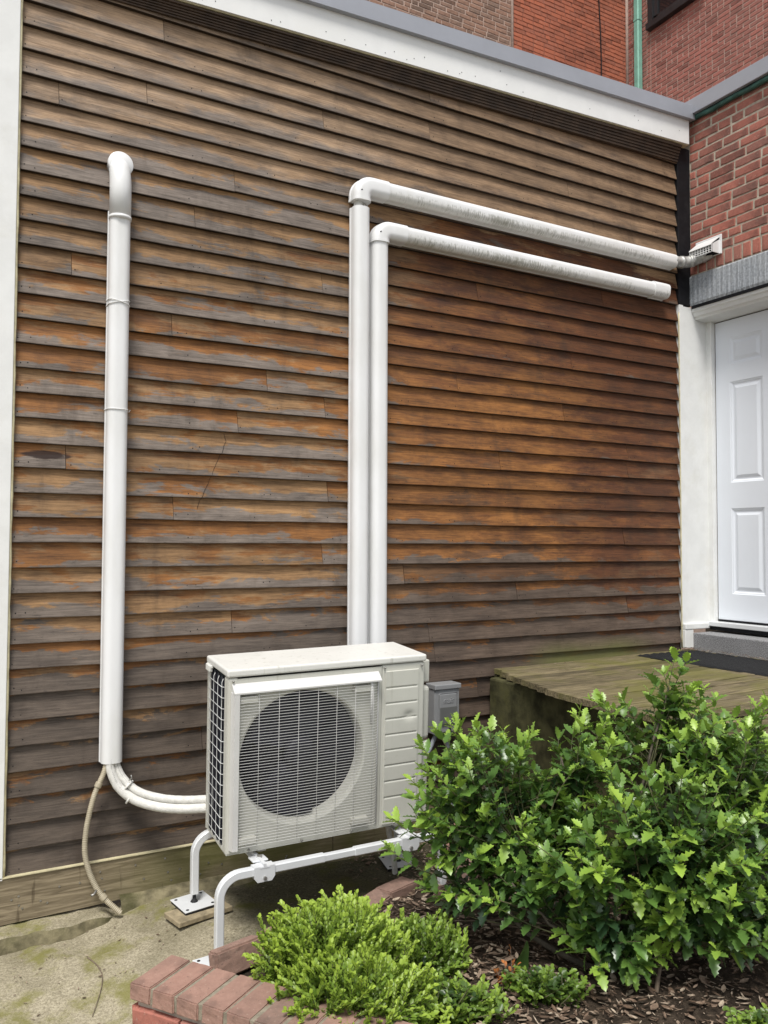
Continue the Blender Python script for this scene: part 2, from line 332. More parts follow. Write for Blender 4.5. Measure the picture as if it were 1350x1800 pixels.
M = dict(
    clap=mat_clapboard(),
    white=mat_plain('aged_white_paint', (0.72, 0.725, 0.71), 0.5, var=0.05, dirt=(0.42, 0.39, 0.28), dirt_amt=0.28, bump=0.08, dscale=2.5),
    fascia=mat_plain('fascia_white_paint', (0.74, 0.745, 0.735), 0.45, var=0.04, dirt=(0.5, 0.48, 0.38), dirt_amt=0.15),
    trim_dark=mat_plain('dark_wood_strips', (0.055, 0.033, 0.019), 0.7, var=0.4, scale=14),
    coping=mat_plain('grey_metal_coping', (0.34, 0.35, 0.385), 0.4, 0.3, var=0.06, scale=3),
    black=mat_plain('black_painted_post', (0.008, 0.008, 0.010), 0.65, var=0.3, scale=30, spec=0.2, dirt=(0.10, 0.1, 0.1), dirt_amt=0.1, dscale=12),
    brick=mat_brick('red_brick', (0.40, 0.14, 0.104), (0.35, 0.135, 0.102), (0.26, 0.135, 0.11), dark=0.45),
    brick_tan=mat_brick('tan_brown_brick', (0.22, 0.13, 0.09), (0.27, 0.16, 0.115), (0.16, 0.115, 0.09), 0.7, dark=0.5),
    brick_orange=mat_brick('orange_red_brick', (0.40, 0.125, 0.068), (0.35, 0.115, 0.066), (0.285, 0.105, 0.068), 0.7, dark=0.35),
    brick_house=mat_brick('dark_red_brick', (0.36, 0.135, 0.108), (0.315, 0.128, 0.102), (0.24, 0.115, 0.094), 0.7, dark=0.35),
    paver=mat_brick('clay_paver', (0.315, 0.18, 0.14), (0.29, 0.178, 0.14), (0.235, 0.16, 0.13), dark=0.3),
    mortar=mat_plain('lime_mortar', (0.44, 0.385, 0.31), 0.95, var=0.25, scale=20, spec=0.2, dirt=(0.12, 0.1, 0.085), dirt_amt=0.5, bump=0.5),
    mortar_grey=mat_plain('grey_beige_mortar', (0.26, 0.23, 0.175), 0.95, var=0.25, scale=40, spec=0.2, bump=0.6),
    mortar_pink=mat_plain('pinkish_mortar', (0.46, 0.35, 0.295), 0.95, var=0.15, scale=20, spec=0.2),
    mortar_red=mat_plain('red_tinted_mortar', (0.20, 0.105, 0.08), 0.95, var=0.2, scale=20, spec=0.2),
    stone=mat_tooled(),
    granite=mat_granite('grey_granite', (0.23, 0.23, 0.235), 170),
    door=mat_plain('white_door_paint', (0.73, 0.765, 0.82), 0.33, var=0.015, scale=3),
    rubber=mat_plain('black_rubber', (0.016, 0.016, 0.017), 0.75, var=0.3, scale=60, bump=0.6),
    duct=mat_duct('white_duct_plastic', False), duct_mildew=mat_duct('mildewed_duct_plastic', True),
    foil=mat_plain('taped_foil', (0.46, 0.46, 0.44), 0.36, 0.4, var=0.35, scale=30, bump=0.7),
    insul=mat_plain('white_pipe_insulation', (0.68, 0.67, 0.63), 0.6, var=0.12, scale=60, bump=0.9),
    hose=mat_plain('beige_corrugated_hose', (0.42, 0.37, 0.27), 0.5, var=0.12, scale=20, dirt=(0.2, 0.16, 0.09), dirt_amt=0.4),
    unit=mat_unit('beige_unit_enamel', (0.545, 0.54, 0.485)), unit_lid=mat_unit('pale_unit_lid', (0.66, 0.655, 0.62)),
    grille=mat_plain('white_grille_plastic', (0.58, 0.575, 0.56), 0.4, var=0.05),
    fan_dark=mat_plain('dark_fan_plastic', (0.009, 0.009, 0.018), 0.55, var=0.3),
    shroud=mat_plain('fan_shroud_beige', (0.40, 0.38, 0.33), 0.5, var=0.12),
    fin=mat_plain('coil_fins', (0.12, 0.145, 0.16), 0.4, 0.6, var=0.3, scale=90),
    wire=mat_plain('coated_guard_wire', (0.62, 0.63, 0.62), 0.4, var=0.06),
    stand=mat_plain('white_powder_coat_steel', (0.66, 0.675, 0.69), 0.35, 0.1, var=0.06, dirt=(0.25, 0.2, 0.13), dirt_amt=0.2),
    steel=mat_plain('zinc_steel', (0.33, 0.32, 0.30), 0.4, 0.7, var=0.25, scale=40),
    boxgrey=mat_plain('grey_box_enamel', (0.25, 0.255, 0.26), 0.4, 0.1, var=0.05),
    boxplate=mat_plain('grey_box_plate', (0.17, 0.175, 0.17), 0.3, 0.3, var=0.05),
    conduit=mat_plain('grey_conduit', (0.22, 0.235, 0.26), 0.5, var=0.08),
    concrete=mat_concrete(), sill=mat_sill(), deck=mat_deck(), soil=mat_soil(), litter=mat_litter(),
    mossy=mat_plain('mossy_dark_concrete', (0.065, 0.062, 0.028), 0.9, var=0.6, scale=9, spec=0.2, dirt=(0.11, 0.11, 0.02), dirt_amt=0.6, bump=0.8),
    mossy_pale=mat_plain('damp_mossy_concrete', (0.19, 0.165, 0.10), 0.9, var=0.5, scale=14, spec=0.2, dirt=(0.04, 0.042, 0.012), dirt_amt=0.8, bump=0.8, dscale=3.0),
    mat=mat_plain('black_coir_mat', (0.012, 0.0125, 0.014), 0.85, var=0.5, scale=120, bump=1.0, spec=0.3),
    copper=mat_plain('green_copper_patina', (0.20, 0.42, 0.33), 0.6, 0.1, var=0.14, scale=6),
    copper_dark=mat_plain('dark_copper_patina', (0.05, 0.13, 0.105), 0.55, 0.3, var=0.5, scale=12),
    glass=mat_plain('dark_window_glass', (0.012, 0.013, 0.015), 0.06, var=0.1, spec=0.6),
    winframe=mat_plain('black_window_frame', (0.02, 0.02, 0.022), 0.4, var=0.2),
    shim=mat_plain('weathered_shim_wood', (0.30, 0.245, 0.155), 0.8, var=0.35, scale=25, bump=0.5),
    caulk=mat_plain('yellowed_caulk', (0.52, 0.47, 0.30), 0.6, var=0.2, scale=20),
    bark=mat_plain('grey_brown_bark', (0.085, 0.07, 0.05), 0.85, var=0.4, scale=40, bump=0.8),
    twig=mat_plain('green_brown_twig', (0.085, 0.085, 0.035), 0.7, var=0.4, scale=40),
    twig_dead=mat_plain('dead_grey_twig', (0.16, 0.12, 0.085), 0.85, var=0.3, scale=40),
    holly=mat_leaf('holly_leaf', (0.36, 0.53, 0.075), (0.115, 0.225, 0.045), (0.02, 0.05, 0.027), 0.31, 0.24),
    box=mat_leaf('boxwood_leaf', (0.42, 0.56, 0.075), (0.185, 0.295, 0.045), (0.028, 0.062, 0.018), 0.36, 0.32, False),
    boxdry=mat_plain('dry_orange_leaf', (0.36, 0.13, 0.035), 0.7, var=0.35, scale=60),
    asphalt=mat_plain('courtyard_paving', (0.16, 0.145, 0.12), 0.9, var=0.25, scale=5, bump=0.4),
    roof=mat_plain('grey_roof_membrane', (0.12, 0.12, 0.125), 0.8, var=0.15, scale=2),
)
E = 0.115; ZB = 1.75

# ================================================================== the setting
g_ = MB(); g_.add([(-60, -60, -0.12), (60, -60, -0.12), (60, 60, -0.12), (-60, 60, -0.12)], [(0, 1, 2, 3)])
tag(g_.build('ground', M['asphalt']), kind='structure')

def slab_z(x, y): return 0.0 + 0.072 * sm(0.25, 0.80, x) - 0.018 - 0.05 * sm(-0.5, -0.95, y) + 0.018 * fbm(x * 1.4, y * 1.4) + 0.006 * fbm(x * 6, y * 6) + 0.02 * sm(-1.0, -2.0, y)
def edge_y(x):       # line of the loose brick edging between slab and bed
    pts = [(0.3, -1.15), (0.65, -0.99), (0.87, -0.92), (1.07, -0.86), (1.31, -0.77), (1.65, -0.72), (1.9, -0.62), (2.2, -0.45), (2.75, -0.1)]
    if x <= pts[0][0]: return pts[0][1]
    for a, b in zip(pts, pts[1:]):
        if x <= b[0]: return a[1] + (b[1] - a[1]) * (x - a[0]) / (b[0] - a[0])
    return 0.0
def bed_z(x, y): return 0.135 + 0.03 * fbm(x * 1.3 + 4, y * 1.3) + 0.016 * fbm(x * 7, y * 7) + 0.05 * sm(0.2, 1.0, edge_y(x) - y)
def sheet(x0, x1, y0, y1, nx, ny, zf, keep=None):
    b = MB(); idx = {}
    vs = []; fs = []
    for j in range(ny + 1):
        for i in range(nx + 1):
            x = x0 + (x1 - x0) * i / nx; y = y0 + (y1 - y0) * j / ny
            vs.append((x, y, zf(x, y)))
    for j in range(ny):
        for i in range(nx):
            a = j * (nx + 1) + i
            cx = x0 + (x1 - x0) * (i + .5) / nx; cy = y0 + (y1 - y0) * (j + .5) / ny
            if keep is None or keep(cx, cy): fs.append((a, a + 1, a + nx + 2, a + nx + 1))
    return b.add(vs, fs, True)
tag(sheet(-2.5, 2.7, -3.4, 0.06, 150, 110, slab_z).build('concrete_slab', M['concrete']), kind='structure')
# the planting bed lies right of the low coping wall and in front of the loose edging
CA = Vector((0.273, -1.257, 0.30)); CD = Vector((0.567, -0.824, 0)).normalized(); CL = Vector((0.824, 0.567, 0)).normalized()
def in_bed(x, y):
    if y > edge_y(x) - 0.03: return False
    d = Vector((x, y, 0)) - Vector((CA.x, CA.y, 0))
    return d.dot(CL) > 0.12
tag(sheet(0.4, 4.6, -4.2, 0.0, 150, 150, bed_z, in_bed).build('planting_bed', M['soil']), kind='structure')

# ================================================================== clapboard wall
wall = thing('clapboard_wall', 'weathered brown clapboard wall with white fascia and grey metal coping', 'wall')
XR = 4.365
def fz(x): return 4.452 + 0.043 * x            # underside of the fascia (the roof edge rises a little to the right)
JO = {-6: [2.29], -5: [2.25], -4: [1.05, 3.85], -2: [2.08], -1: [1.56], 0: [3.82], 1: [0.74], 2: [1.59], 3: [0.23], 4: [2.77, 3.86], 5: [1.07, 3.86], 6: [1.57],
      7: [1.23, 3.29], 9: [0.72], 10: [3.36], 11: [0.24], 12: [1.55], 14: [0.83, 3.64], 16: [1.04], 18: [0.17], 19: [0.58], 20: [1.55, 3.34], 21: [2.25],
      22: [0.66, 3.44], 23: [2.25], -3: [2.9], -7: [1.4], -8: [2.6], -9: [0.9], -10: [2.2], -11: [1.75], 8: [2.45], 13: [2.6], 15: [2.05], 17: [2.75]}
nails = MB()
for k in range(-13, 25):
    xs = [0.0] + JO.get(k, []) + [XR]
    for a, b in zip(xs, xs[1:]):
        rr = random.Random(k * 97 + int(a * 100)); oy = rr.uniform(-0.0012, 0.0015); oz = rr.uniform(-0.0018, 0.0018)
        n = max(2, int((b - a) / 0.22)); z0 = ZB + k * E + oz; zt = z0 + E + 0.014
        ga = 0.0 if a == 0 else 0.0012; gb = 0.0 if b == XR else 0.0012
        vs = []; us = []
        for i in range(n + 1):
            x = a + ga + (b - gb - a - ga) * i / n
            wz = 0.003 * fbm(x * 1.6, k * 3.7); wy = 0.0016 * fbm(x * 1.7, k * 5.1 + 40)
            prof = [(0.031, z0 + wz, 0.0), (oy + wy, z0 + wz, 0.0), (oy + wy - 0.0006, z0 + wz + 0.003, 0.03), (0.0125 + oy + wy * .5 + 0.0008, (z0 + zt) / 2, 0.5), (0.0265, zt, 1.0)]
            for (y, z, v) in prof: vs.append((x, y, z)); us.append((x, v))
        fs = []; q = 5
        for i in range(n):
            for j in range(4): fs.append((i * q + j, i * q + j + 1, (i + 1) * q + j + 1, (i + 1) * q + j)[::-1])
        fs += [(0, 1, 2, 3, 4), tuple(n * q + j for j in (4, 3, 2, 1, 0))]
        mb = MB().add(vs, fs); me = mb.mesh('clapboard'); uvl = me.uv_layers.new(name='UVMap')
        for lp in me.loops: uvl.data[lp.index].uv = us[lp.vertex_index]
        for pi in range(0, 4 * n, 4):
            for li_ in me.polygons[pi].loop_indices: uvl.data[li_].uv = (us[me.loops[li_].vertex_index][0], -1.0)  # marks the butt underside for its painted shadow colour
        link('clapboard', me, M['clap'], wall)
        # nail heads
        x = a + 0.02
        while x < b:
            for dx in ((0,) if rr.random() < .6 else (0, 0.045)):
                cx = x + dx + rr.uniform(-.01, .01); cz = z0 + rr.uniform(0.018, 0.03)
                if cx < b - 0.005:
                    t = (cz - z0) / E; cy = 0.0215 * t + oy - 0.0012
                    nails.add([(cx + 0.0032 * math.cos(u), cy, cz + 0.0032 * math.sin(u)) for u in [i * math.pi / 3 for i in range(6)]], [(5, 4, 3, 2, 1, 0)])
            x += rr.choice((0.4, 0.41, 0.8, 0.39))
o = nails.build('nail_heads', M['black'], wall); o['kind'] = 'stuff'
MB().box(-0.6, 4.40, 0.0325, 0.16, 0.24, 4.6).build('sheathing', M['trim_dark'], wall)
ck = [(1.0, 2.318), (1.008, 2.276), (0.992, 2.232), (0.978, 2.20), (0.946, 2.13), (0.922, 2.065), (0.888, 1.995), (0.855, 1.91)]
cpt = []
for (xa, za), (xb, zb) in zip(ck, ck[1:]):
    for i in range(6):
        z = za + (zb - za) * i / 6; t_ = ((z - ZB) / E) % 1.0
        cpt.append((xa + (xb - xa) * i / 6 + 0.004 * fbm(z * 30, 3), 0.0235 * t_ - 0.0016, z))
MB().tube(cpt, 0.0009, 4).build('crack', M['black'], wall)
# corner board and its caulk line
MB().bbox(-0.62, -0.006, -0.024, 0.10, 0.25, 4.44, 0.003).build('corner_board', M['white'], wall)
cb = MB(); pth = [(-0.002 + 0.003 * fbm(3, z * 7), -0.012 + 0.002 * fbm(z * 11, 2), z) for z in [0.262 + i * 0.05 for i in range(84)]]
cb.tube(pth, [0.007 + 0.0025 * fbm(p[2] * 14, 8) for p in pth], 6).build('caulk_bead', M['caulk'], wall)
# sill plank (two lengths) with thin flashing
for a, b in ((-0.62, 1.62), (1.625, 2.74)):
    n = 12; vs = []
    for i in range(n + 1):
        x = a + (b - a) * i / n; zz = 0.052 + 0.012 * sm(-0.2, 0.55, x) + 0.004 * fbm(x * 2, 9)
        vs += [(x, -0.018, zz), (x, -0.016, 0.256), (x, 0.03, 0.256), (x, 0.03, zz)]
    fs = [(i * 4 + j, i * 4 + (j + 1) % 4, (i + 1) * 4 + (j + 1) % 4, (i + 1) * 4 + j)[::-1] for i in range(n) for j in range(4)] + [(0, 1, 2, 3), tuple(n * 4 + j for j in (3, 2, 1, 0))]
    MB().add(vs, fs).build('sill_plank', M['sill'], wall)
MB().box(-0.62, 2.74, -0.024, 0.02, 0.2575, 0.2615).build('sill_flashing', M['caulk'], wall)
sc = MB()
for i in range(26):
    x = -0.02 + random.random() * 1.4; z = random.uniform(0.10, 0.235)
    sc.add([(x + 0.005 * math.cos(u), -0.0195, z + 0.005 * math.sin(u)) for u in [i * math.pi / 3 for i in range(6)]], [(5, 4, 3, 2, 1, 0)])
o = sc.build('sill_screws', M['steel'], wall); o['kind'] = 'stuff'
# fascia, layered strips beneath it, coping, roof
def sloped(x0, x1, y0, y1, za, zb, nm, mt, b=0.0):
    v = [(x, y, z(x)) for z in (za, zb) for y in (y0, y1) for x in (x0, x1)]
    return MB().add(v, [(0, 2, 3, 1), (4, 5, 7, 6), (0, 1, 5, 4), (2, 6, 7, 3), (0, 4, 6, 2), (1, 3, 7, 5)]).build(nm, mt, wall)
sloped(-0.64, 4.425, -0.062, 0.02, fz, lambda x: fz(x) + 0.205, 'fascia', M['fascia'])
sloped(-0.64, 4.43, -0.052, -0.006, lambda x: fz(x) - 0.006, lambda x: fz(x) - 0.0005, 'fascia_backer', M['caulk'])
for xa, xb, cnt in ((-0.0, 3.02, 0), (3.024, XR, 1)):
    for i in range(6):
        t = i / 6.0
        dz = 0.05 + 0.045 * sm(0.0, 4.4, 2.0)
        sloped(xa, xb, -0.048 + 0.043 * (t ** 0.8), 0.018, lambda x, t=t: fz(x) - 0.009 - (t + 1 / 6.0) * (0.052 + 0.014 * x), lambda x, t=t: fz(x) - 0.0115 - t * (0.052 + 0.014 * x), 'trim_strip', M['trim_dark'])
cz0 = lambda x: fz(x) + 0.172
sloped(-0.66, 4.455, -0.094, 0.30, cz0, lambda x: fz(x) + 0.272, 'metal_coping', M['coping'])
MB().add([(-0.6, 0.30, 4.58), (4.46, 0.30, 4.74), (9.3, 5.2, 4.74), (-0.6, 5.2, 4.58)], [(0, 1, 2, 3)]).build('roof_membrane', M['roof'], wall)
# nails in the fascia
fn = MB()
for i in range(30):
    x = 0.6 + random.random() * 3.75; z = fz(x) + (random.uniform(0.02, 0.05) if random.random() < 0.75 else random.uniform(0.05, 0.15))
    fn.add([(x + 0.0032 * math.cos(u), -0.0632, z + 0.0032 * math.sin(u)) for u in [i * math.pi / 3 for i in range(6)]], [(5, 4, 3, 2, 1, 0)])
o = fn.build('fascia_nail_heads', M['black'], wall); o['kind'] = 'stuff'
# black post in the corner
MB().bbox(XR + 0.003, 4.50, -0.006, 0.05, 3.482, 4.64, 0.003).build('corner_post', M['black'], wall)

# ------------------------------------------------------------------ bricks
def brick_mesh(L, H, D, seed, jit=0.0025, ch=0.005):
    """front face at local y=-D.. ; brick from x 0..L, z 0..H, front towards -y, chamfered and uneven"""
    rr = random.Random(seed); j = lambda s=1.0: rr.uniform(-jit, jit) * s
    b = MB(); o = [(j(), 0, j()), (L + j(), 0, j()), (L + j(), 0, H + j()), (j(), 0, H + j())]
    nx = 3
    ring = []
    for i in range(nx + 1): ring.append((L * i / nx, 0.0))
    for i in range(1, 2): ring.append((L, H))
    for i in range(nx - 1, -1, -1): ring.append((L * i / nx, H))
    ring = [(x + j(), z + j()) for x, z in ring]
    n = len(ring); cx, cz = L / 2, H / 2
    inn = [(x + ch * (1 if x < cx else -1) * (1 if (x < L * .1 or x > L * .9) else 0) + j(.6), z + ch * (1 if z < cz else -1) + j(.6)) for x, z in ring]
    vs = [(x, 0.0, z) for x, z in ring] + [(x, -D + ch * 0.7, z) for x, z in ring] + [(x, -D + j(.5), z) for x, z in inn]
    fs = []
    for r in (0, 1):
        for i in range(n): fs.append((r * n + i, r * n + (i + 1) % n, (r + 1) * n + (i + 1) % n, (r + 1) * n + i))
    # cap: quads between lower and upper rows
    lo = list(range(nx + 1)); up = [n - 1 - i for i in range(nx)] + [nx + 1]
    for i in range(nx): fs.append((2 * n + lo[i], 2 * n + lo[i + 1], 2 * n + up[i + 1], 2 * n + up[i]))
    b.add(vs, fs); return b
def px_of(p):
    d = Vector(p) - CAM; z = d.dot(FWD)
    if z <= 0.1: return None
    return 675 + 1454.86 * d.dot(RGT) / z, 900 - 1454.86 * d.dot(UPV) / z
def brick_wall(root, org, ax, nrm, u0, u1, z0, z1, course, blen, mort, mat, proud=0.008, seed=1, header_every=0, skip=None, limit=300, size_jit=0.004):
    """bricks on a vertical plane: u along ax, front facing nrm; single parts for those that show, the rest joined"""
    rr = random.Random(seed); H = course - mort; kinds = {}
    ax = Vector(ax); nrm = Vector(nrm)
    for s in range(6): kinds[('s', s)] = brick_mesh(blen - mort, H, 0.03, seed * 100 + s).mesh('brick')
    for s in range(4): kinds[('h', s)] = brick_mesh(blen / 2 - mort, H, 0.03, seed * 100 + 50 + s).mesh('brick')
    items = []; n = int(math.ceil((z1 - z0) / course))
    for c in range(n):
        u = u0 - rr.uniform(0, blen) if not header_every else u0 - (blen / 2 if c % 2 else 0)
        z = z0 + c * course
        while u < u1:
            h = rr.random() < (0.14 if not header_every else (0.95 if c % header_every == 0 else 0.05))
            L = blen / 2 if h else blen
            if u >= u0 - 1e-6 and u + L <= u1 + 1e-6 and not (skip and skip(u, u + L, z, z + course)):
                items.append((u, z, L, ('h', rr.randrange(4)) if h else ('s', rr.randrange(6)), rr.random(), rr.uniform(-.0015, .0025)))
            elif u < u0 and u + L > u0 + 0.03 and not (skip and skip(u0, u + L, z, z + course)):
                items.append((u0, z, u + L - u0, None, rr.random(), 0.0))
            elif u + L > u1 and u1 - u > 0.03 and not (skip and skip(u, u1, z, z + course)):
                items.append((u, z, u1 - u, None, rr.random(), 0.0))
            u += L
    def vis(it):
        p = px_of(Vector(org) + ax * (it[0] + it[2] / 2) + Vector((0, 0, it[1])))
        if p is None: return 1e9
        return max(0, -p[0], p[0] - 1350, -p[1], p[1] - 1800) * 50 + (Vector(org) + ax * it[0] + Vector((0, 0, it[1])) - CAM).length
    items.sort(key=vis)
    rot = Matrix((( ax.x, -nrm.x, 0), (ax.y, -nrm.y, 0), (0, 0, 1))).to_4x4()
    rest = MB()
    for i, (u, z, L, kd, rv, dy) in enumerate(items):
        base = Vector(org) + ax * (u + mort / 2) + Vector((0, 0, z + mort / 2)) + nrm * (proud - 0.03 + dy)
        mtx = Matrix.Translation(base) @ rot
        if i < limit:
            me = kinds[kd] if kd else brick_mesh(max(0.02, L - mort), H, 0.03, seed * 7 + i).mesh('brick')
            o = link('brick', me, mat, root); o.matrix_local = mtx
        else:
            bm_ = brick_mesh(max(0.02, L - mort), H, 0.03, seed * 7 + i % 9); rest.cur = rv
            rest.add([mtx @ Vector(v) for v in bm_.v], bm_.f)
    if rest.v:
        o = rest.build('brickwork', mat, root, attr='rnd'); o['kind'] = 'stuff'

# near brick wall with the door: plane x = 4.494 facing -x ; u runs towards -y
bw = thing('brick_wall', 'weathered red brick wall above the stone lintel and white door', 'wall')
BX = 4.494
MB().box(BX, BX + 0.10, -1.75, 0.05, 3.70, 4.84).build('mortar_bed', M['mortar'], bw)
MB().box(BX + 0.001, BX + 0.10, -1.75, -1.10, 0.2, 3.70).build('mortar_bed', M['mortar'], bw)
def near_skip(a, b, z0_, z1_): return False
brick_wall(bw, (BX, -0.004, 3.815), (0, -1, 0), (-1, 0, 0), 0.0, 1.7, 0.0, 1.02, 0.0655, 0.208, 0.0125, M['brick'], 0.004, 3, 0, None, 300)
for i in range(23):                                          # rowlock course on the lintel
    me = brick_mesh(0.060, 0.100, 0.03, 900 + i % 5).mesh('brick')
    o = link('brick', me, M['brick'], bw); o.matrix_local = Matrix.Translation((BX + 0.024, -0.006 - i * 0.0735, 3.7075)) @ Matrix(((0, 1, 0), (-1, 0, 0), (0, 0, 1))).to_4x4()
brick_wall(bw, (BX, -1.12, 0.9), (0, -1, 0), (-1, 0, 0), 0.0, 0.6, 0.0, 2.8, 0.0655, 0.208, 0.0125, M['brick'], 0.006, 4, 0, None, 120)
lt = MB(); n = 60; vs = []
for i in range(n + 1):                                       # tooled stone lintel: fine vertical chisel furrows
    y = -0.004 - 1.22 * i / n
    for z in (3.482, 3.50, 3.69, 3.698): vs.append((BX - 0.012 + (0.003 if i % 2 else 0.0) + (0.006 if z in (3.482, 3.698) else 0), y, z))
fs = [(i * 4 + j, (i + 1) * 4 + j, (i + 1) * 4 + j + 1, i * 4 + j + 1)[::-1] for i in range(n) for j in range(3)]
lt.add(vs, fs); lt.box(BX - 0.004, BX + 0.2, -1.224, -0.004, 3.484, 3.697); lt.build('stone_lintel', M['stone'], bw)
MB().box(BX - 0.004, BX + 0.17, -1.2, -0.012, 3.462, 3.482).build('lintel_flashing', M['black'], bw)
MB().bbox(4.425, 4.75, -1.9, -0.02, 4.853, 4.965, 0.004).build('metal_coping', M['coping'], bw)
gt = MB(); gt.tube([(4.468, -0.03 - i * 0.1, 4.838 + 0.004 * math.sin(i * 2.1)) for i in range(19)], 0.020, 8)
gt.build('copper_drip_edge', M['copper_dark'], bw)
MB().box(4.452, 4.49, -1.9, -0.03, 4.842, 4.8525).build('coping_shadow_board', M['black'], bw)
MB().box(BX + 0.27, BX + 0.36, -1.75, 0.12, 0.2, 4.85).build('inner_wall', M['mortar'], bw)

# ------------------------------------------------------------------ door and frame
df = thing('door_frame', 'white painted door frame with panelled reveal beside the clapboards', 'door frame')
MB().bbox(XR + 0.006, 4.66, -0.004, 0.05, 1.185, 3.472, 0.002).build('reveal_panel', M['white'], df)
MB().bbox(XR + 0.004, 4.408, -0.0095, 0.04, 1.185, 3.478, 0.002).build('edge_bead', M['white'], df)
MB().bbox(4.655, 4.70, -0.046, 0.04, 1.195, 3.40, 0.003).build('jamb', M['white'], df)
MB().bbox(4.655, 4.70, -1.10, -0.972, 1.195, 3.40, 0.003).build('jamb', M['white'], df)
MB().bbox(BX + 0.005, 4.72, -1.12, -1.02, 1.13, 3.42, 0.003).build('jamb', M['white'], df)
hd = MB()
prof = [(4.500, 3.462), (4.500, 3.440), (4.512, 3.430), (4.518, 3.408), (4.535, 3.400), (4.54, 3.388), (4.70, 3.378), (4.70, 3.462)]
vs = [(x, y, z) for y in (-0.006, -1.12) for x, z in prof]; n = len(prof)
hd.add(vs, [(i, (i + 1) % n, n + (i + 1) % n, n + i) for i in range(n)] + [tuple(range(n))[::-1], tuple(range(n, 2 * n))]); hd.build('head_moulding', M['white'], df)
bs = MB(); bs.bbox(XR + 0.012, 4.63, -0.03, 0.02, 1.15, 1.192, 0.006); bs.build('base_moulding', M['white'], df)
MB().bbox(XR + 0.01, 4.462, -0.026, 0.02, 1.02, 1.149, 0.004).build('plinth', M['white'], df)
MB().bbox(4.615, 4.735, -1.02, -0.012, 1.168, 1.2, 0.004).build('threshold', M['stand'], df)
MB().box(4.63, 4.75, -1.0, -0.03, 1.140, 1.167).build('threshold_riser', M['black'], df)
cb = MB(); cb.tube([(XR + 0.002, -0.004, 1.02 + i * 0.1) for i in range(25)], 0.005, 6).build('caulk_bead', M['caulk'], df)

dr = thing('door', 'white six panel steel door set back in the brick wall', 'door', (4.695, -0.052, 1.212))
DW, DH = 0.91, 2.158
cols = [(0.118, 0.385), (0.525, 0.792)]; rows = [(0.19, 0.80), (0.985, 1.71), (1.835, 2.03)]
# slab = stiles and rails around six openings; local u -> -y
def dbox(mb, u0, u1, z0, z1, x0=0.0, x1=0.04): mb.box(x0, x1, -u1, -u0, z0, z1)
sb = MB(); us = [0, cols[0][0], cols[0][1], cols[1][0], cols[1][1], DW]; zs = [0] + [q for r_ in rows for q in r_] + [DH]
for i in (0, 2, 4): dbox(sb, us[i], us[i + 1], 0, DH)
for i in (0, 2, 4, 6):
    for c in cols: dbox(sb, c[0], c[1], zs[i], zs[i + 1])
sb.build('door_slab', M['door'], dr)
for (u0, u1) in cols:
    for (z0, z1) in rows:
        lv = [(0, 0.0), (0.004, 0.0035), (0.010, 0.0045), (0.020, 0.011), (0.030, 0.011), (0.050, 0.0035), (0.052, 0.003)]
        vs = []
        for d, dx in lv: vs += [(dx, -(u0 + d), z0 + d), (dx, -(u1 - d), z0 + d), (dx, -(u1 - d), z1 - d), (dx, -(u0 + d), z1 - d)]
        fs = [(k * 4 + i, k * 4 + (i + 1) % 4, (k + 1) * 4 + (i + 1) % 4, (k + 1) * 4 + i) for k in range(len(lv) - 1) for i in range(4)] + [tuple((len(lv) - 1) * 4 + i for i in range(4))]
        MB().add(vs, fs).build('door_panel', M['door'], dr)
MB().box(-0.006, 0.03, -DW, 0.0, -0.012, 0.004).build('door_sweep', M['black'], dr)
MB().box(0.012, 0.03, 0.001, 0.006, -0.01, DH + 0.008).build('weather_strip', M['black'], dr)
MB().box(0.012, 0.03, -DW, 0.006, DH + 0.001, DH + 0.008).build('weather_strip', M['black'], dr)
kn = MB(); kn.tube([(0.0, -0.85, 0.95), (-0.03, -0.85, 0.95), (-0.034, -0.85, 0.95), (-0.06, -0.85, 0.95)], [0.012, 0.012, 0.026, 0.020], 16); kn.build('knob', M['steel'], dr)

# granite step, deck, mat
st = thing('granite_step', 'speckled grey granite step below the white door', 'step', (4.47, -0.02, 1.0))
stm = MB().bbox(-0.012, 0.24, -1.12, 0.0, -0.20, 0.126, 0.008, 3); stm.build('step_block', M['granite'], st)
dk = thing('wooden_deck', 'mossy weathered plank landing in front of the white door', 'deck')
nb = 16; DZ = 0.985
for i in range(nb):
    y1 = 0.012 - i * 0.098; y0 = y1 - 0.088; rr = random.Random(500 + i)
    xl = 2.715 + 0.255 * max(-0.8, y1) + rr.uniform(-0.004, 0.004)
    z = DZ + rr.uniform(-0.003, 0.003) + 0.022 * (0 if i else 0)
    n = 10; vs = []
    for q in range(n + 1):
        x = xl + (4.47 - xl) * q / n; dz = 0.003 * fbm(x * 2, i * 3.3) + 0.018 * sm(2.7, 4.4, x)
        vs += [(x, y0, z - 0.03 + dz), (x, y0, z - 0.003 + dz), (x, y0 + 0.004, z + dz), (x, y1 - 0.004, z + dz + 0.001), (x, y1, z - 0.003 + dz), (x, y1, z - 0.03 + dz)]
    fs = [(a * 6 + j, a * 6 + (j + 1) % 6, (a + 1) * 6 + (j + 1) % 6, (a + 1) * 6 + j)[::-1] for a in range(n) for j in range(6)] + [tuple(range(6)), tuple(n * 6 + j for j in range(5, -1, -1))]
    MB().add(vs, fs).build('deck_board', M['deck'], dk)
MB().box(2.72, 4.46, -0.02, 0.02, 0.30, 0.95).build('ledger', M['mossy'], dk)
lb = sheet(0, 1, 0, 1, 1, 1, lambda x, y: 0)
MB().bbox(2.66, 4.46, -1.45, -0.025, 0.0, 0.945, 0.012).build('mossy_landing_block', M['mossy'], dk)
MB().box(2.50, 4.46, -1.60, -1.562, 0.82, 0.955).build('rim_board', M['deck'], dk)
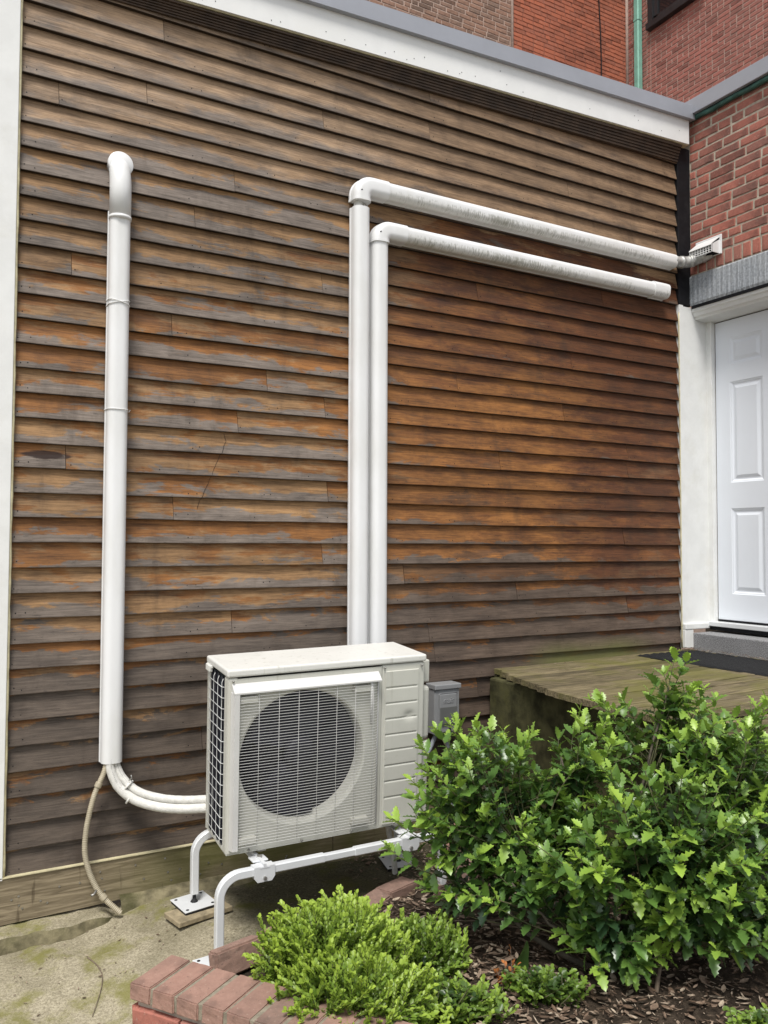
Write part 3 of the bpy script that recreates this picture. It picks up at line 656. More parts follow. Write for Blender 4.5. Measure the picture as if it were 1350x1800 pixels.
ss = thing('front_step', 'rough grey stone step below the deck behind the holly', 'step', (2.55, -1.62, 0.10))
bm = bmesh.new(); bmesh.ops.create_cube(bm, size=1); bmesh.ops.subdivide_edges(bm, edges=bm.edges[:], cuts=6, use_grid_fill=True)
for v in bm.verts:
    v.co = Vector((0.55 + v.co.x * 1.1 , -0.19 + v.co.y * 0.36, 0.32 + v.co.z * 0.62)); v.co += Vector((fbm(v.co.x * 5, v.co.y * 5, v.co.z * 5), fbm(v.co.x * 5 + 9, v.co.y * 5, v.co.z * 5), fbm(v.co.x * 5, v.co.y * 5 + 9, v.co.z * 5))) * 0.012
me = bpy.data.meshes.new('step_block'); bm.to_mesh(me); bm.free(); link('step_block', me, M['granite'], ss)
mt = thing('doormat', 'black textured doormat lying on the mossy deck', 'doormat', (3.87, -0.04, DZ + 0.017))
mm = MB(); nx, ny = 26, 44; vs = []
for j in range(ny + 1):
    for i in range(nx + 1):
        x = 0.56 * i / nx; y = -1.02 * j / ny
        h = 0.008 + 0.0035 * math.sin(i * 1.9 + math.sin(j * 0.9)) * math.sin(j * 1.7) + 0.002 * fbm(i * .7, j * .7)
        if i in (0, nx) or j in (0, ny): h = 0.0
        vs.append((x + 0.006 * fbm(j * .4, 3), y, h + 0.018 * 0))
fs = [(j * (nx + 1) + i, j * (nx + 1) + i + 1, (j + 1) * (nx + 1) + i + 1, (j + 1) * (nx + 1) + i)[::-1] for j in range(ny) for i in range(nx)]
mm.add(vs, fs, True); o = mm.build('mat_pile', M['mat'], mt)

# ------------------------------------------------------------------ buildings behind
tw = thing('tan_brick_wall', 'tall brown brick wall with pale mortar rising behind the roof', 'wall')
MB().box(-4.0, 7.05, 5.3, 5.6, 0.0, 12.5).build('mortar_bed', M['mortar_pink'], tw)
brick_wall(tw, (1.5, 5.3, 8.55), (1, 0, 0), (0, -1, 0), 0.0, 5.55, 0, 2.3, 0.068, 0.212, 0.013, M['brick_tan'], 0.005, 11, 0, None, 300)
rw = thing('orange_brick_wall', 'orange red brick wall with tight joints behind the roof corner', 'wall')
MB().box(7.052, 9.37, 5.3, 5.6, 0.0, 12.5).build('mortar_bed', M['mortar_red'], rw)
brick_wall(rw, (7.06, 5.3, 8.6), (1, 0, 0), (0, -1, 0), 0.0, 2.3, 0, 2.6, 0.066, 0.205, 0.008, M['brick_orange'], 0.008, 12, 0, None, 300)
MB().tube([(7.05, 5.292, 8.2), (7.05, 5.292, 12)], 0.022, 6).build('joint_bead', M['mortar_pink'], rw)
cb2 = thing('hanging_cable', 'thin dark cable hanging down the orange brick wall', 'cable', (8.78, 5.27, 8.6))
MB().tube([(0.02 * math.sin(z * 2) - 0.02 * z, 0, z) for z in [i * 0.2 for i in range(18)]], 0.009, 5).build('cable', M['black'], cb2)
hw = thing('brick_house', 'dark red brick house wall with black framed window and pale joints', 'house')
MB().box(9.37, 9.7, -3.0, 5.3, 0.0, 13.0).build('mortar_bed', M['mortar_pink'], hw)
WY0, WY1, WZ = 4.80, 3.78, 9.70
for ua, ub, za, zn, sd0, lim in ((0.0, 0.485, 0.0, 3.6, 13, 70), (0.485, 3.3, 0.0, 1.914, 14, 220), (1.515, 3.3, 1.914, 1.7, 15, 10)):
    brick_wall(hw, (9.37, 5.29, 7.8 + za), (0, -1, 0), (-1, 0, 0), ua, ub, 0, zn, 0.066, 0.205, 0.012, M['brick_house'], 0.006, sd0, 6, None, lim)
wf = MB().box(9.30, 9.40, WY0 - 0.09, WY0, WZ + 0.1, 11.4).box(9.30, 9.40, WY1, WY1 + 0.09, WZ + 0.1, 11.4)
win = wf.build('window', M['winframe'], hw)
MB().box(9.35, 9.36, WY1 + 0.091, WY0 - 0.091, WZ + 0.17, 11.4).build('pane', M['glass'], win)
MB().box(9.325, 9.36, WY0 - 0.17, WY0 - 0.091, WZ + 0.17, 11.4).build('sash', M['winframe'], win)
MB().box(9.325, 9.358, WY1 + 0.091, WY0 - 0.171, WZ + 0.1, WZ + 0.169).build('sash', M['winframe'], win)
MB().bbox(9.27, 9.42, WY1 - 0.02, WY0 + 0.02, WZ, WZ + 0.097, 0.004).build('sill', M['winframe'], win)
MB().tube([(9.36, 5.285, 8.2), (9.36, 5.285, 12.5)], 0.03, 6).build('joint_bead', M['mortar_pink'], hw)
ds = thing('copper_downspout', 'pale green copper downspout in the corner of the brick house', 'downspout', (9.30, 5.0, 8.75))
p4 = [(-1, -.7), (-.7, -1), (.7, -1), (1, -.7), (1, .7), (.7, 1), (-.7, 1), (-1, .7)]
MB().tube([(0, 0, 0.10), (0, 0, 3.6)], 0.05, prof=p4, smooth=False).build('pipe', M['copper'], ds)
MB().tube([(0, 0, 0.06), (0, 0, 0.10)], 0.058, prof=p4, smooth=False).build('collar', M['copper'], ds)
MB().tube([(0, 0, 0.06), (-0.01, 0, 0.0), (-0.05, -0.02, -0.06)], 0.045, prof=p4, smooth=False).build('shoe', M['copper'], ds)
for z in (1.2, 2.9): MB().tube([(0, 0, z), (0, 0, z + 0.03)], 0.056, prof=p4, smooth=False).build('strap', M['copper'], ds)
# ================================================================== line ducts on the wall
def dprof(w, d, r=0.036, n=6):
    h = w / 2; o = [(-h, 0.0), (-h, 0.013), (-h + 0.003, 0.016), (-h + 0.003, d - r)]
    for i in range(1, n + 1): a = math.pi - (math.pi / 2) * i / n; o.append((-h + 0.003 + r + r * math.cos(a), d - r + r * math.sin(a)))
    return o + [(-x, y) for x, y in reversed(o)]
def duct_mesh(path, w, d, name, mat, parent, up=(0, -1, 0), zc=None):
    mb = MB(); mb.tube(path, 1.0, prof=dprof(w, d), up=Vector(up))
    me = mb.mesh(name)
    if zc is not None:
        a = me.attributes.new('low', 'FLOAT', 'POINT'); a.data.foreach_set('value', [min(1, max(0, 0.5 - (v[2] - zc) / w * 1.0 + (0.25 if v[1] > -0.03 else 0))) for v in mb.v])
    o = link(name, me, mat, parent)
    md = o.modifiers.new('edges', 'EDGE_SPLIT'); md.split_angle = R(40); return o
DO = 0.004                                             # ducts sit on the board butts
def up_y(p): return (p[0], -DO, p[1])
# duct by the corner board, with a wall elbow on top
d1 = thing('line_duct', 'white plastic line duct standing alone at the left of the wall', 'pipe duct', (0.45, 0, 0.72))
duct_mesh([(0, -DO, 0.0), (0, -DO, 2.63)], 0.102, 0.076, 'cover', M['duct'], d1)
e = MB(); P_ = [(0, -0.042, 2.60), (0, -0.042, 2.74)] + [(0, -0.042 + 0.085 * (1 - math.cos(a)), 2.74 + 0.13 * math.sin(a)) for a in [R(10 * i) for i in range(1, 9)]]
el = e.tube(P_, [0.0505, 0.0505] + [0.0505 - 0.0003 * i for i in range(8)], 28, up=Vector((0, -1, 0))); el.build('wall_elbow', M['duct'], d1)
MB().tube([(0.004, 0.02, 2.872), (0.004, -0.020, 2.872), (0.004, -0.024, 2.872)], [0.060, 0.060, 0.057], 32).build('wall_flange', M['duct'], d1)
MB().tube([(0, -0.042, 2.585), (0, -0.042, 2.60)], 0.0525, 28, up=Vector((0, -1, 0))).build('elbow_collar', M['duct'], d1)
for z, tilt in ((2.18, 0.012), (1.665, 0.0)):          # wire ties
    pr = dprof(0.106, 0.079); ring = [(x, -DO - y, z + tilt * (x / 0.05) * (1 if z > 2 else 0)) for x, y in pr]
    tie = MB(); tie.tube(ring, 0.0022, 5, up=Vector((0, 0, 1)))
    if z > 2: tie.tube([(x, y - 0.001, 2 * z - zz) for x, y, zz in ring], 0.0022, 5, up=Vector((0, 0, 1)))
    else: tie.tube([(0.053, -0.012, z), (0.062, -0.018, z - 0.002), (0.066, -0.02, z + 0.008)], 0.002, 5)
    tie.build('wire_tie', M['duct'], d1)
def corner_duct(root, xc, zt, zc, xe, gap, w=0.104, d=0.078):
    """vertical run at xc up to an elbow, then a horizontal run at height zc to xe (root at the foot)"""
    x0, z0 = root.location.x, root.location.z
    L = lambda p: (p[0] - x0, p[1], p[2] - z0)
    duct_mesh([L((xc, -DO, z0)), L((xc, -DO, zt - gap))], w, d, 'vertical_cover', M['duct'], root)
    if gap > 0.01: MB().tube([L((xc - 0.012, -0.035, zt - gap - 0.1)), L((xc - 0.012, -0.035, zt + 0.02))], 0.026, 12).tube([L((xc + 0.03, -0.03, zt - gap - 0.1)), L((xc + 0.03, -0.03, zt + 0.02))], 0.01, 8).build('pipe_inside', M['insul'], root)
    r = zc - zt; path = [L((xc, -DO, zt - 0.004))] + [L((xc + r - r * math.cos(a), -DO, zt + r * math.sin(a))) for a in [R(90 * i / 9) for i in range(0, 10)]]
    # elbow: follow a tight quarter turn
    rr_ = 0.062; path = [L((xc, -DO, zt))] + [L((xc + rr_ - rr_ * math.cos(a), -DO, zc - rr_ + rr_ * math.sin(a))) for a in [R(90 * i / 10) for i in range(11)]] + [L((xc + 0.165, -DO, zc))]
    duct_mesh(path, w + 0.008, d + 0.005, 'elbow', M['duct'], root)
    duct_mesh([L((xc, -DO, zt - 0.001)), L((xc, -DO, zt + 0.012))], w + 0.012, d + 0.007, 'elbow_rim', M['duct'], root)
    n = 30; duct_mesh([L((xc + 0.15 + (xe - xc - 0.15) * i / n, -DO, zc)) for i in range(n + 1)], w, d, 'horizontal_cover', M['duct_mildew'], root, zc=zc - z0)
    MB().tube([L((xc - 0.02, -d - 0.0085, zt + 0.05)), L((xc - 0.012, -d - 0.0085, zt + 0.054))], 0.003, 6).build('clip_slot', M['black'], root)
d2 = thing('line_duct', 'white corner line duct with the longer, upper horizontal run', 'pipe duct', (1.76, 0, 0.62))
corner_duct(d2, 1.76, 3.668, 3.762, 4.275, 0.035)
d3 = thing('line_duct', 'white corner line duct with the lower horizontal run and end cap', 'pipe duct', (1.882, 0, 0.62))
corner_duct(d3, 1.882, 3.455, 3.532, 4.06, 0.0, 0.102)
o = duct_mesh([(x, -DO, 3.532 - 0.62) for x in (4.05 - 1.882, 4.10 - 1.882, 4.17 - 1.882)] + [(4.192 - 1.882, -DO, 3.53 - 0.62)], 0.112, 0.083, 'end_cap', M['duct_mildew'], d3, zc=3.532 - 0.62)
for o_ in (d1, d2, d3): o_['group'] = 'white line ducts on the clapboard wall'

# taped pipe and wall vent
tp = thing('taped_pipe', 'silver taped pipe between upper duct end and white wall vent', 'pipe', (4.27, -0.045, 3.765))
pp = spline([(0, 0, 0), (0.07, -0.012, 0.0), (0.14, -0.04, 0.012), (0.19, -0.10, 0.035), (0.215, -0.16, 0.05)], 6)
MB().tube(pp, [0.040 + 0.004 * fbm(i * 1.3, 5) for i in range(len(pp))], 14).build('pipe', M['foil'], tp)
for i in (5, 11, 17): MB().tube(pp[i:i + 3], 0.0435, 14).build('tape_band', M['foil'], tp)
vt = thing('wall_vent', 'white louvred vent hood with grid on the red brick wall', 'vent', (BX - 0.006, -0.17, 3.86))
MB().bbox(-0.012, 0.0, -0.115, 0.105, -0.075, 0.065, 0.004).build('back_plate', M['duct'], vt)
hv = MB(); prof = [(0, 0.05), (-0.012, 0.05), (-0.095, -0.012), (-0.1, -0.022), (-0.012, 0.028)]
hv.add([(x, y, z) for y in (0.09, -0.10) for x, z in prof], [(i, (i + 1) % 5, 5 + (i + 1) % 5, 5 + i)[::-1] for i in range(5)] + [(0, 1, 2, 3, 4), (9, 8, 7, 6, 5)])
for y0, y1 in ((0.086, 0.09), (-0.10, -0.096)): hv.add([(0, y, z) if False else (x, y, z) for y in (y0, y1) for x, z in ((-0.01, 0.045), (-0.09, -0.012), (-0.09, -0.07), (-0.01, -0.07))], [(0, 1, 2, 3), (7, 6, 5, 4), (0, 4, 5, 1), (1, 5, 6, 2), (2, 6, 7, 3), (3, 7, 4, 0)])
hv.build('hood', M['duct'], vt)
gr = MB()
for k in range(4): gr.box(-0.093, -0.087, -0.10, 0.09, -0.072 + k * 0.0165, -0.068 + k * 0.0165)
for k in range(9): gr.box(-0.094, -0.086, -0.10 + k * 0.0232, -0.0955 + k * 0.0232, -0.072, -0.016)
gr.build('grid', M['duct'], vt)
MB().box(-0.05, -0.013, -0.094, 0.084, -0.07, -0.01).build('dark_throat', M['black'], vt)

# ================================================================== outdoor unit
W_, D_, H_ = 0.95, 0.33, 0.79
ac = thing('outdoor_unit', 'beige outdoor air conditioning unit with round fan behind a wire grille', 'air conditioner', (0.797, -0.675, 0.426))
ac.rotation_mode = 'QUATERNION'
ac.rotation_quaternion = (Matrix.Rotation(-0.045, 3, 'Z') @ Matrix.Rotation(0.069, 3, 'X') @ Matrix.Rotation(-0.015, 3, 'Y')).to_quaternion()
FC = (0.345, 0.385); FR = 0.288
# front panel with a round opening
fp = MB(); x0, x1, z0, z1 = 0.0, 0.722, 0.006, 0.752; n = 64; vs = []
def sqp(a):
    c, s = math.cos(a), math.sin(a)
    t = min((x1 - FC[0]) / c if c > 1e-9 else 1e9, (x0 - FC[0]) / c if c < -1e-9 else 1e9, (z1 - FC[1]) / s if s > 1e-9 else 1e9, (z0 - FC[1]) / s if s < -1e-9 else 1e9)
    return FC[0] + c * t, FC[1] + s * t
angs = sorted([2 * math.pi * i / n for i in range(n)] + [math.atan2(zz - FC[1], xx - FC[0]) % (2 * math.pi) for xx in (x0, x1) for zz in (z0, z1)])
n = len(angs)
for a in angs: q = sqp(a); vs.append((q[0], 0.0, q[1]))
for k, (rad, dy) in enumerate(((FR + 0.014, 0.0), (FR + 0.004, 0.006), (FR, 0.02), (FR - 0.004, 0.075))):
    for a in angs: vs.append((FC[0] + rad * math.cos(a), dy, FC[1] + rad * math.sin(a)))
fs = [(k * n + i, k * n + (i + 1) % n, (k + 1) * n + (i + 1) % n, (k + 1) * n + i)[::-1] for k in range(4) for i in range(n)]
fp.add(vs, fs); fp.build('front_panel', M['unit'], ac)
# body shell
sh = MB()
sh.bbox(-0.001, 0.045, -0.0015, 0.06, 0.0, 0.757, 0.010, 3)            # rounded front left post
sh.box(0.002, W_ - 0.002, 0.002, D_, 0.0, 0.012)
sh.box(0.0, W_, D_ - 0.006, D_, 0.0, 0.757)
sh.bbox(0.724, W_, 0.0, D_ - 0.008, 0.0, 0.757, 0.009, 3)
sh.bbox(0.0, 0.022, D_ - 0.045, D_ - 0.008, 0.0, 0.757, 0.004)
sh.box(0.046, 0.722, 0.0, 0.02, 0.0, 0.0055)
sh.build('casing', M['unit'], ac)
ld = MB(); ld.bbox(-0.006, W_ + 0.006, -0.008, D_ + 0.004, 0.760, 0.793, 0.009, 3); ld.build('lid', M['unit_lid'], ac)
# right service panel with pressed ribs and a dent
sp = MB(); nx, nz = 40, 260; X0, X1, Z0_, Z1_ = 0.737, 0.918, 0.012, 0.728; vs = []
ribz = [0.649, 0.577, 0.504, 0.431, 0.359, 0.287, 0.213, 0.138]
for j in range(nz + 1):
    for i in range(nx + 1):
        x = X0 + (X1 - X0) * i / nx; z = Z0_ + (Z1_ - Z0_) * j / nz; y = -0.007
        for rz in ribz:
            if 0.745 < x < 0.908:
                t = (z - rz) / 0.0062
                if abs(t) < 1: y += 0.0042 * (math.cos(t * math.pi) * .5 + .5)
        dd = ((x - 0.868) / 0.028) ** 2 + ((z - 0.512) / 0.020) ** 2; y += 0.007 * math.exp(-dd)
        if i in (0, nx) or j in (0, nz): y = 0.003
        vs.append((x, y, z))
sp.add(vs, [(j * (nx + 1) + i, j * (nx + 1) + i + 1, (j + 1) * (nx + 1) + i + 1, (j + 1) * (nx + 1) + i) for j in range(nz) for i in range(nx)], True)
o = sp.build('service_panel', M['unit'], ac); o.modifiers.new('e', 'EDGE_SPLIT').split_angle = R(50)
MB().bbox(W_ + 0.0005, W_ + 0.055, 0.05, 0.26, 0.645, 0.752, 0.006).build('terminal_cover', M['unit'], ac)
vc = MB(); vc.bbox(W_ + 0.0005, W_ + 0.05, 0.03, 0.24, 0.375, 0.630, 0.018, 3); vc.bbox(W_ + 0.0005, W_ + 0.045, 0.03, 0.24, 0.02, 0.365, 0.010, 3); vc.build('valve_cover', M['unit'], ac)
scw = MB()
for x, z in ((0.10, 0.010), (0.34, 0.010), (0.58, 0.010), (0.80, 0.012), (0.93, 0.74), (0.735, 0.742), (0.02, 0.742)): scw.tube([(x, -0.0105, z + 0.002), (x, -0.001, z + 0.002)], 0.0045, 8)
scw.build('casing_screws', M['steel'], ac)['kind'] = 'stuff'
# fan
fb = MB(); fb.tube([(FC[0], 0.0735, FC[1]), (FC[0], 0.08, FC[1])], [FR + 0.02, FR + 0.02], 40); fb.build('fan_recess', M['fan_dark'], ac)
fan = MB().tube([(FC[0], 0.07, FC[1]), (FC[0], 0.035, FC[1]), (FC[0], 0.028, FC[1])], [0.075, 0.07, 0.055], 28).build('fan', M['fan_dark'], ac)
for k in range(3):
    bl = MB(); vs = []
    for i in range(9):
        for j in range(7):
            rad = 0.07 + (FR - 0.085) * i / 8; a = k * 2 * math.pi / 3 + (j / 6 - 0.5) * (1.25 - 0.25 * i / 8) + 0.25 * i / 8
            vs.append((FC[0] + rad * math.cos(a), 0.066 - 0.036 * (j / 6), FC[1] + rad * math.sin(a)))
    bl.add(vs, [(i * 7 + j, i * 7 + j + 1, (i + 1) * 7 + j + 1, (i + 1) * 7 + j) for i in range(8) for j in range(6)], True); bl.build('blade', M['fan_dark'], fan)
# wire grille in front: frame, horizontal and upright wires
GX0, GX1, GZ0, GZ1 = 0.040, 0.700, 0.040, 0.692; gy = -0.034
fr = MB(); 
v = [(0.016, -0.001, 0.752 - 0.02), (0.705, -0.001, 0.732), (0.705, -0.040, 0.700), (0.016, -0.040, 0.700), (0.016, -0.040, 0.694), (0.705, -0.040, 0.694), (0.705, -0.001, 0.70), (0.016, -0.001, 0.70)]
fr.add(v, [(0, 3, 2, 1), (3, 4, 5, 2), (4, 7, 6, 5), (0, 7, 4, 3), (1, 2, 5, 6), (0, 1, 6, 7)])
v = [(0.012, -0.001, 0.022), (0.012, -0.001, 0.699), (0.018, -0.040, 0.693), (0.018, -0.040, 0.030), (0.040, -0.040, 0.693), (0.040, -0.040, 0.030), (0.044, -0.001, 0.699), (0.044, -0.001, 0.022)]
fr.add(v, [(0, 3, 2, 1), (3, 5, 4, 2), (5, 7, 6, 4), (0, 7, 5, 3), (1, 2, 4, 6)])
fr.build('grille_frame', M['grille'], ac)
hw_ = MB(); nh = 54
for i in range(nh):
    z = GZ0 + (GZ1 - GZ0) * i / (nh - 1)
    pts = [(0.038, gy, z), (0.25, gy - 0.002, z), (0.672, gy - 0.001, z), (0.690, gy + 0.008, z), (0.702, gy + 0.026, z), (0.704, 0.0, z)]
    if False:
        pts = [(0.038, gy, z), (0.12, gy - 0.001, z), (0.672, gy - 0.001, z), (0.690, gy + 0.008, z), (0.702, gy + 0.026, z), (0.704, 0.0, z)]
    hw_.tube(pts, 0.00105, 5, cap=False, up=Vector((0, -1, 0.01)))
for i in range(7):
    x = 0.128 + i * 0.090; hw_.tube([(x, gy + 0.005, GZ0 - 0.006), (x, gy + 0.004, GZ1 + 0.004)], 0.0013, 5, up=Vector((0, -1, 0)))
hw_.tube([(0.704, -0.003, GZ0 - 0.01), (0.704, -0.003, 0.72)], 0.004, 6); hw_.tube([(0.66, gy + 0.006, 0.50), (0.66, gy + 0.006, GZ1)], 0.006, 6, up=Vector((0, -1, 0)))
o = hw_.build('grille_wires', M['grille'], ac); o['kind'] = 'stuff'
for x, z in ((0.09, 0.665), (0.62, 0.665), (0.09, 0.06), (0.62, 0.06)):
    MB().bbox(x - 0.045, x + 0.035, -0.030, -0.001, z - 0.014, z + 0.014, 0.003).build('grille_clip', M['unit'], ac)
# left side coil with wire guard
cl = MB()
for i in range(30): cl.box(0.006, 0.03, 0.066 + i * 0.0072, 0.068 + i * 0.0072, 0.02, 0.745)
cl.box(0.03, 0.034, 0.06, 0.29, 0.01, 0.75)
o = cl.build('coil_fins', M['fin'], ac); o['kind'] = 'stuff'
cp = MB()
for i in range(4): cp.box(0.0, 0.012, 0.085 + i * 0.055, 0.085 + i * 0.055 + 0.020, 0.02, 0.745)
cp.build('coil_tube_rows', M['fan_dark'], ac)
gd = MB()
for i in range(4): gd.tube([(0.0, 0.075 + i * 0.065, 0.02), (-0.006, 0.075 + i * 0.065, 0.035), (-0.006, 0.075 + i * 0.065, 0.725), (0.0, 0.075 + i * 0.065, 0.74)], 0.0015, 5)
for i in range(15): gd.tube([(0.0, 0.055, 0.05 + i * 0.047), (-0.009, 0.064, 0.05 + i * 0.047), (-0.009, 0.285, 0.05 + i * 0.047)], 0.0016, 5)
o = gd.build('coil_guard', M['wire'], ac); o['kind'] = 'stuff'
gp = MB()
for i in range(6): gp.bbox(-0.016, 0.0, 0.245 + i * 0.011, 0.253 + i * 0.011, 0.735, 0.762, 0.002)
gp.bbox(-0.010, 0.0, 0.236, 0.315, 0.752, 0.764, 0.002); gp.build('grip', M['unit_lid'], ac)
for x in (0.13, 0.80): MB().bbox(x + 0.02, x + 0.06, 0.03, 0.31, -0.022, -0.001, 0.003).build('foot_rail', M['unit'], ac)

# steel stand
sd_ = thing('unit_stand', 'white tubular steel stand carrying the outdoor unit', 'stand', (0.79, -0.5, 0.07))
sd_.location = (0, 0, 0)
sq = [(-1, -.75), (-.75, -1), (.75, -1), (1, -.75), (1, .75), (.75, 1), (-.75, 1), (-1, .75)]
def stand_frame(y, xl, xr, zr, zl, zrr):
    rb = 0.085
    pl = [(xl, y, zl)] + [(xl + rb - rb * math.cos(a), y, zr - rb + rb * math.sin(a)) for a in [R(90 * i / 9) for i in range(10)]] + [(xl + 0.47, y, zr)]
    pr = [(xr - 0.47, y, zr)] + [(xr - rb + rb * math.sin(a), y, zr - rb + rb * math.cos(a)) for a in [R(90 * i / 9) for i in range(10)]] + [(xr, y, zrr)]
    for path in (pl, pr): 
        o = MB().tube(path, 0.0175, prof=sq, smooth=False, up=Vector((0, -1, 0))).build('bent_leg', M['stand'], sd_)
    MB().tube([(xl + 0.44, y, zr - 0.001), (xr - 0.44, y, zr - 0.001)], 0.0148, prof=sq, smooth=False, up=Vector((0, -1, 0))).build('telescopic_rail', M['stand'], sd_)
ZR, YF, YB = 0.377, -0.765, -0.285
stand_frame(YF, 0.742, 1.832, ZR, 0.05, 0.10); stand_frame(YB, 0.782, 1.872, 0.397, 0.135, 0.125)
for x in (0.93, 1.645):                      # cross rails, saddle brackets and pads
    cr = MB(); cr.add([(x + dx, y, z + dz) for (y, z) in ((-0.79, 0.3915), (-0.26, 0.4165)) for dx, dz in ((-0.022, 0), (0.022, 0), (0.022, 0.004), (0.006, 0.004), (0.006, 0.018), (-0.006, 0.018), (-0.006, 0.004), (-0.022, 0.004))],
        [(i, (i + 1) % 8, 8 + (i + 1) % 8, 8 + i)[::-1] for i in range(8)] + [tuple(range(8)), tuple(range(15, 7, -1))]); cr.build('cross_rail', M['stand'], sd_)
    for y, z in ((YF, ZR), (YB, 0.397)):
        bk = MB(); prof = [(-0.046, 0.021), (0.046, 0.021), (0.046, -0.024), (0.032, -0.042), (-0.032, -0.042), (-0.046, -0.024)]
        for ya, yb in ((y - 0.0235, y - 0.0195), (y + 0.0195, y + 0.0235)):
            bk.add([(x + a, yy, z + b) for yy in (ya, yb) for a, b in prof], [(i, (i + 1) % 6, 6 + (i + 1) % 6, 6 + i) for i in range(6)] + [tuple(range(5, -1, -1)), tuple(range(6, 12))])
        bk.box(x - 0.0455, x + 0.0455, y - 0.0190, y + 0.0190, z + 0.0185, z + 0.0212)
        bk.build('saddle_bracket', M['stand'], sd_)
        MB().tube([(x, y - 0.034, z - 0.026), (x, y - 0.024, z - 0.026)], 0.008, 6, smooth=False).build('bolt', M['steel'], sd_)
        pd = MB().bbox(x - 0.035, x + 0.035, y + 0.026, y + 0.088, z + 0.022, z + 0.031, 0.004); pd.build('rubber_pad', M['stand'], sd_)
        MB().tube([(x + 0.006, y + 0.057, z + 0.031), (x + 0.006, y + 0.057, z + 0.040)], 0.012, 6, smooth=False).build('bolt', M['steel'], sd_)
for x, y, zp, a in ((0.782, YB, 0.098, 9), (1.872, YB, 0.085, -12), (0.742, YF, 0.035, 4), (1.832, YF, 0.085, 0)):
    fpm = MB(); fpm.bbox(-0.082, 0.082, -0.082, 0.082, -0.004, 0.0, 0.0015)
    o = fpm.build('foot_plate', M['stand'], sd_); o.location = (x, y, zp); o.rotation_euler = (R(1.5), R(-1), R(a))
    rb_ = MB().bbox(-0.079, 0.079, -0.079, 0.079, -0.018, -0.0045, 0.004).build('rubber_underlay', M['rubber'], o)
    hl = MB()
    for sx in (-1, 1):
        for sy in (-1, 1): hl.tube([(sx * 0.062, sy * 0.062, 0.0), (sx * 0.062, sy * 0.062, 0.0006)], 0.0075, 10, smooth=False)
    hl.build('bolt_hole', M['black'], o)
    MB().tube([(0, 0, 0.0), (0, 0, 0.008), (0, 0, 0.010), (0, 0, 0.05)], [0.018, 0.012, 0.008, 0.008], 10).build('levelling_screw', M['rubber'], o)
shm = thing('wood_shim', 'pale weathered wood board under the rear left stand foot', 'board', (0.80, YB - 0.035, 0.062))
o = MB().bbox(-0.15, 0.12, -0.085, 0.06, -0.004, 0.018, 0.003).build('board', M['shim'], shm); o.rotation_euler = (0, 0, R(12))

# electrical disconnect on the wall, conduit
eb = thing('disconnect_box', 'grey metal electrical disconnect box on the clapboards beside the unit', 'electrical box', (2.31, -0.004, 0.66))
MB().bbox(-0.085, 0.085, -0.085, 0.0, 0.0, 0.255, 0.004).build('enclosure', M['boxgrey'], eb)
MB().bbox(-0.090, 0.090, -0.105, 0.0, 0.255, 0.285, 0.005).build('rain_cap', M['boxgrey'], eb)
cv = MB().bbox(-0.082, 0.082, -0.094, -0.0855, 0.01, 0.252, 0.004).build('cover', M['boxgrey'], eb)
MB().bbox(-0.062, 0.062, -0.104, -0.0945, 0.06, 0.235, 0.010, 3).build('raised_field', M['boxgrey'], cv)
MB().bbox(-0.058, 0.058, -0.1055, -0.1045, 0.064, 0.155, 0.0004, 1).build('label_plate', M['boxplate'], cv)
MB().tube([(0.012, -0.094, 0.045), (0.016, -0.100, 0.02), (0.010, -0.100, 0.006)], 0.007, 8).build('hasp', M['black'], cv)
tc = bpy.data.curves.new('lettering', 'FONT'); tc.body = 'nais'; tc.size = 0.048; tc.extrude = 0.0012; tc.bevel_depth = 0.0006; tc.shear = 0.25; tc.align_x = 'CENTER'; tc.materials.append(M['boxgrey'])
tmp = bpy.data.objects.new('tmp', tc); COL.objects.link(tmp); lme = bpy.data.meshes.new_from_object(tmp.evaluated_get(bpy.context.evaluated_depsgraph_get())); bpy.data.objects.remove(tmp); to = link('lettering', lme, M['boxgrey'], cv); to.location = (0.0, -0.1045, 0.178); to.rotation_euler = (R(90), 0, 0)
cn = thing('conduit', 'grey flexible conduit running down from the disconnect box', 'conduit', (2.345, -0.04, 0.655))
cpth = spline([(0, 0, 0.0), (0.01, 0, -0.12), (0.03, 0, -0.26), (0.04, -0.01, -0.42), (0.0, -0.05, -0.52)], 10)
MB().tube(cpth, 0.0155, 12).build('conduit_tube', M['conduit'], cn); MB().tube([(0, 0, 0.0), (0.002, 0, -0.03)], 0.02, 12).build('fitting', M['conduit'], cn)
wp = thing('unit_whip', 'grey cable conduit looping behind the unit to the wall box', 'conduit', (1.80, -0.42, 0.62))
MB().tube(spline([(-0.02, 0, 0.1), (0.10, 0.05, 0.02), (0.26, 0.24, -0.05), (0.40, 0.36, -0.06), (0.46, 0.37, 0.03)], 8), 0.013, 10).build('cable', M['conduit'], wp)

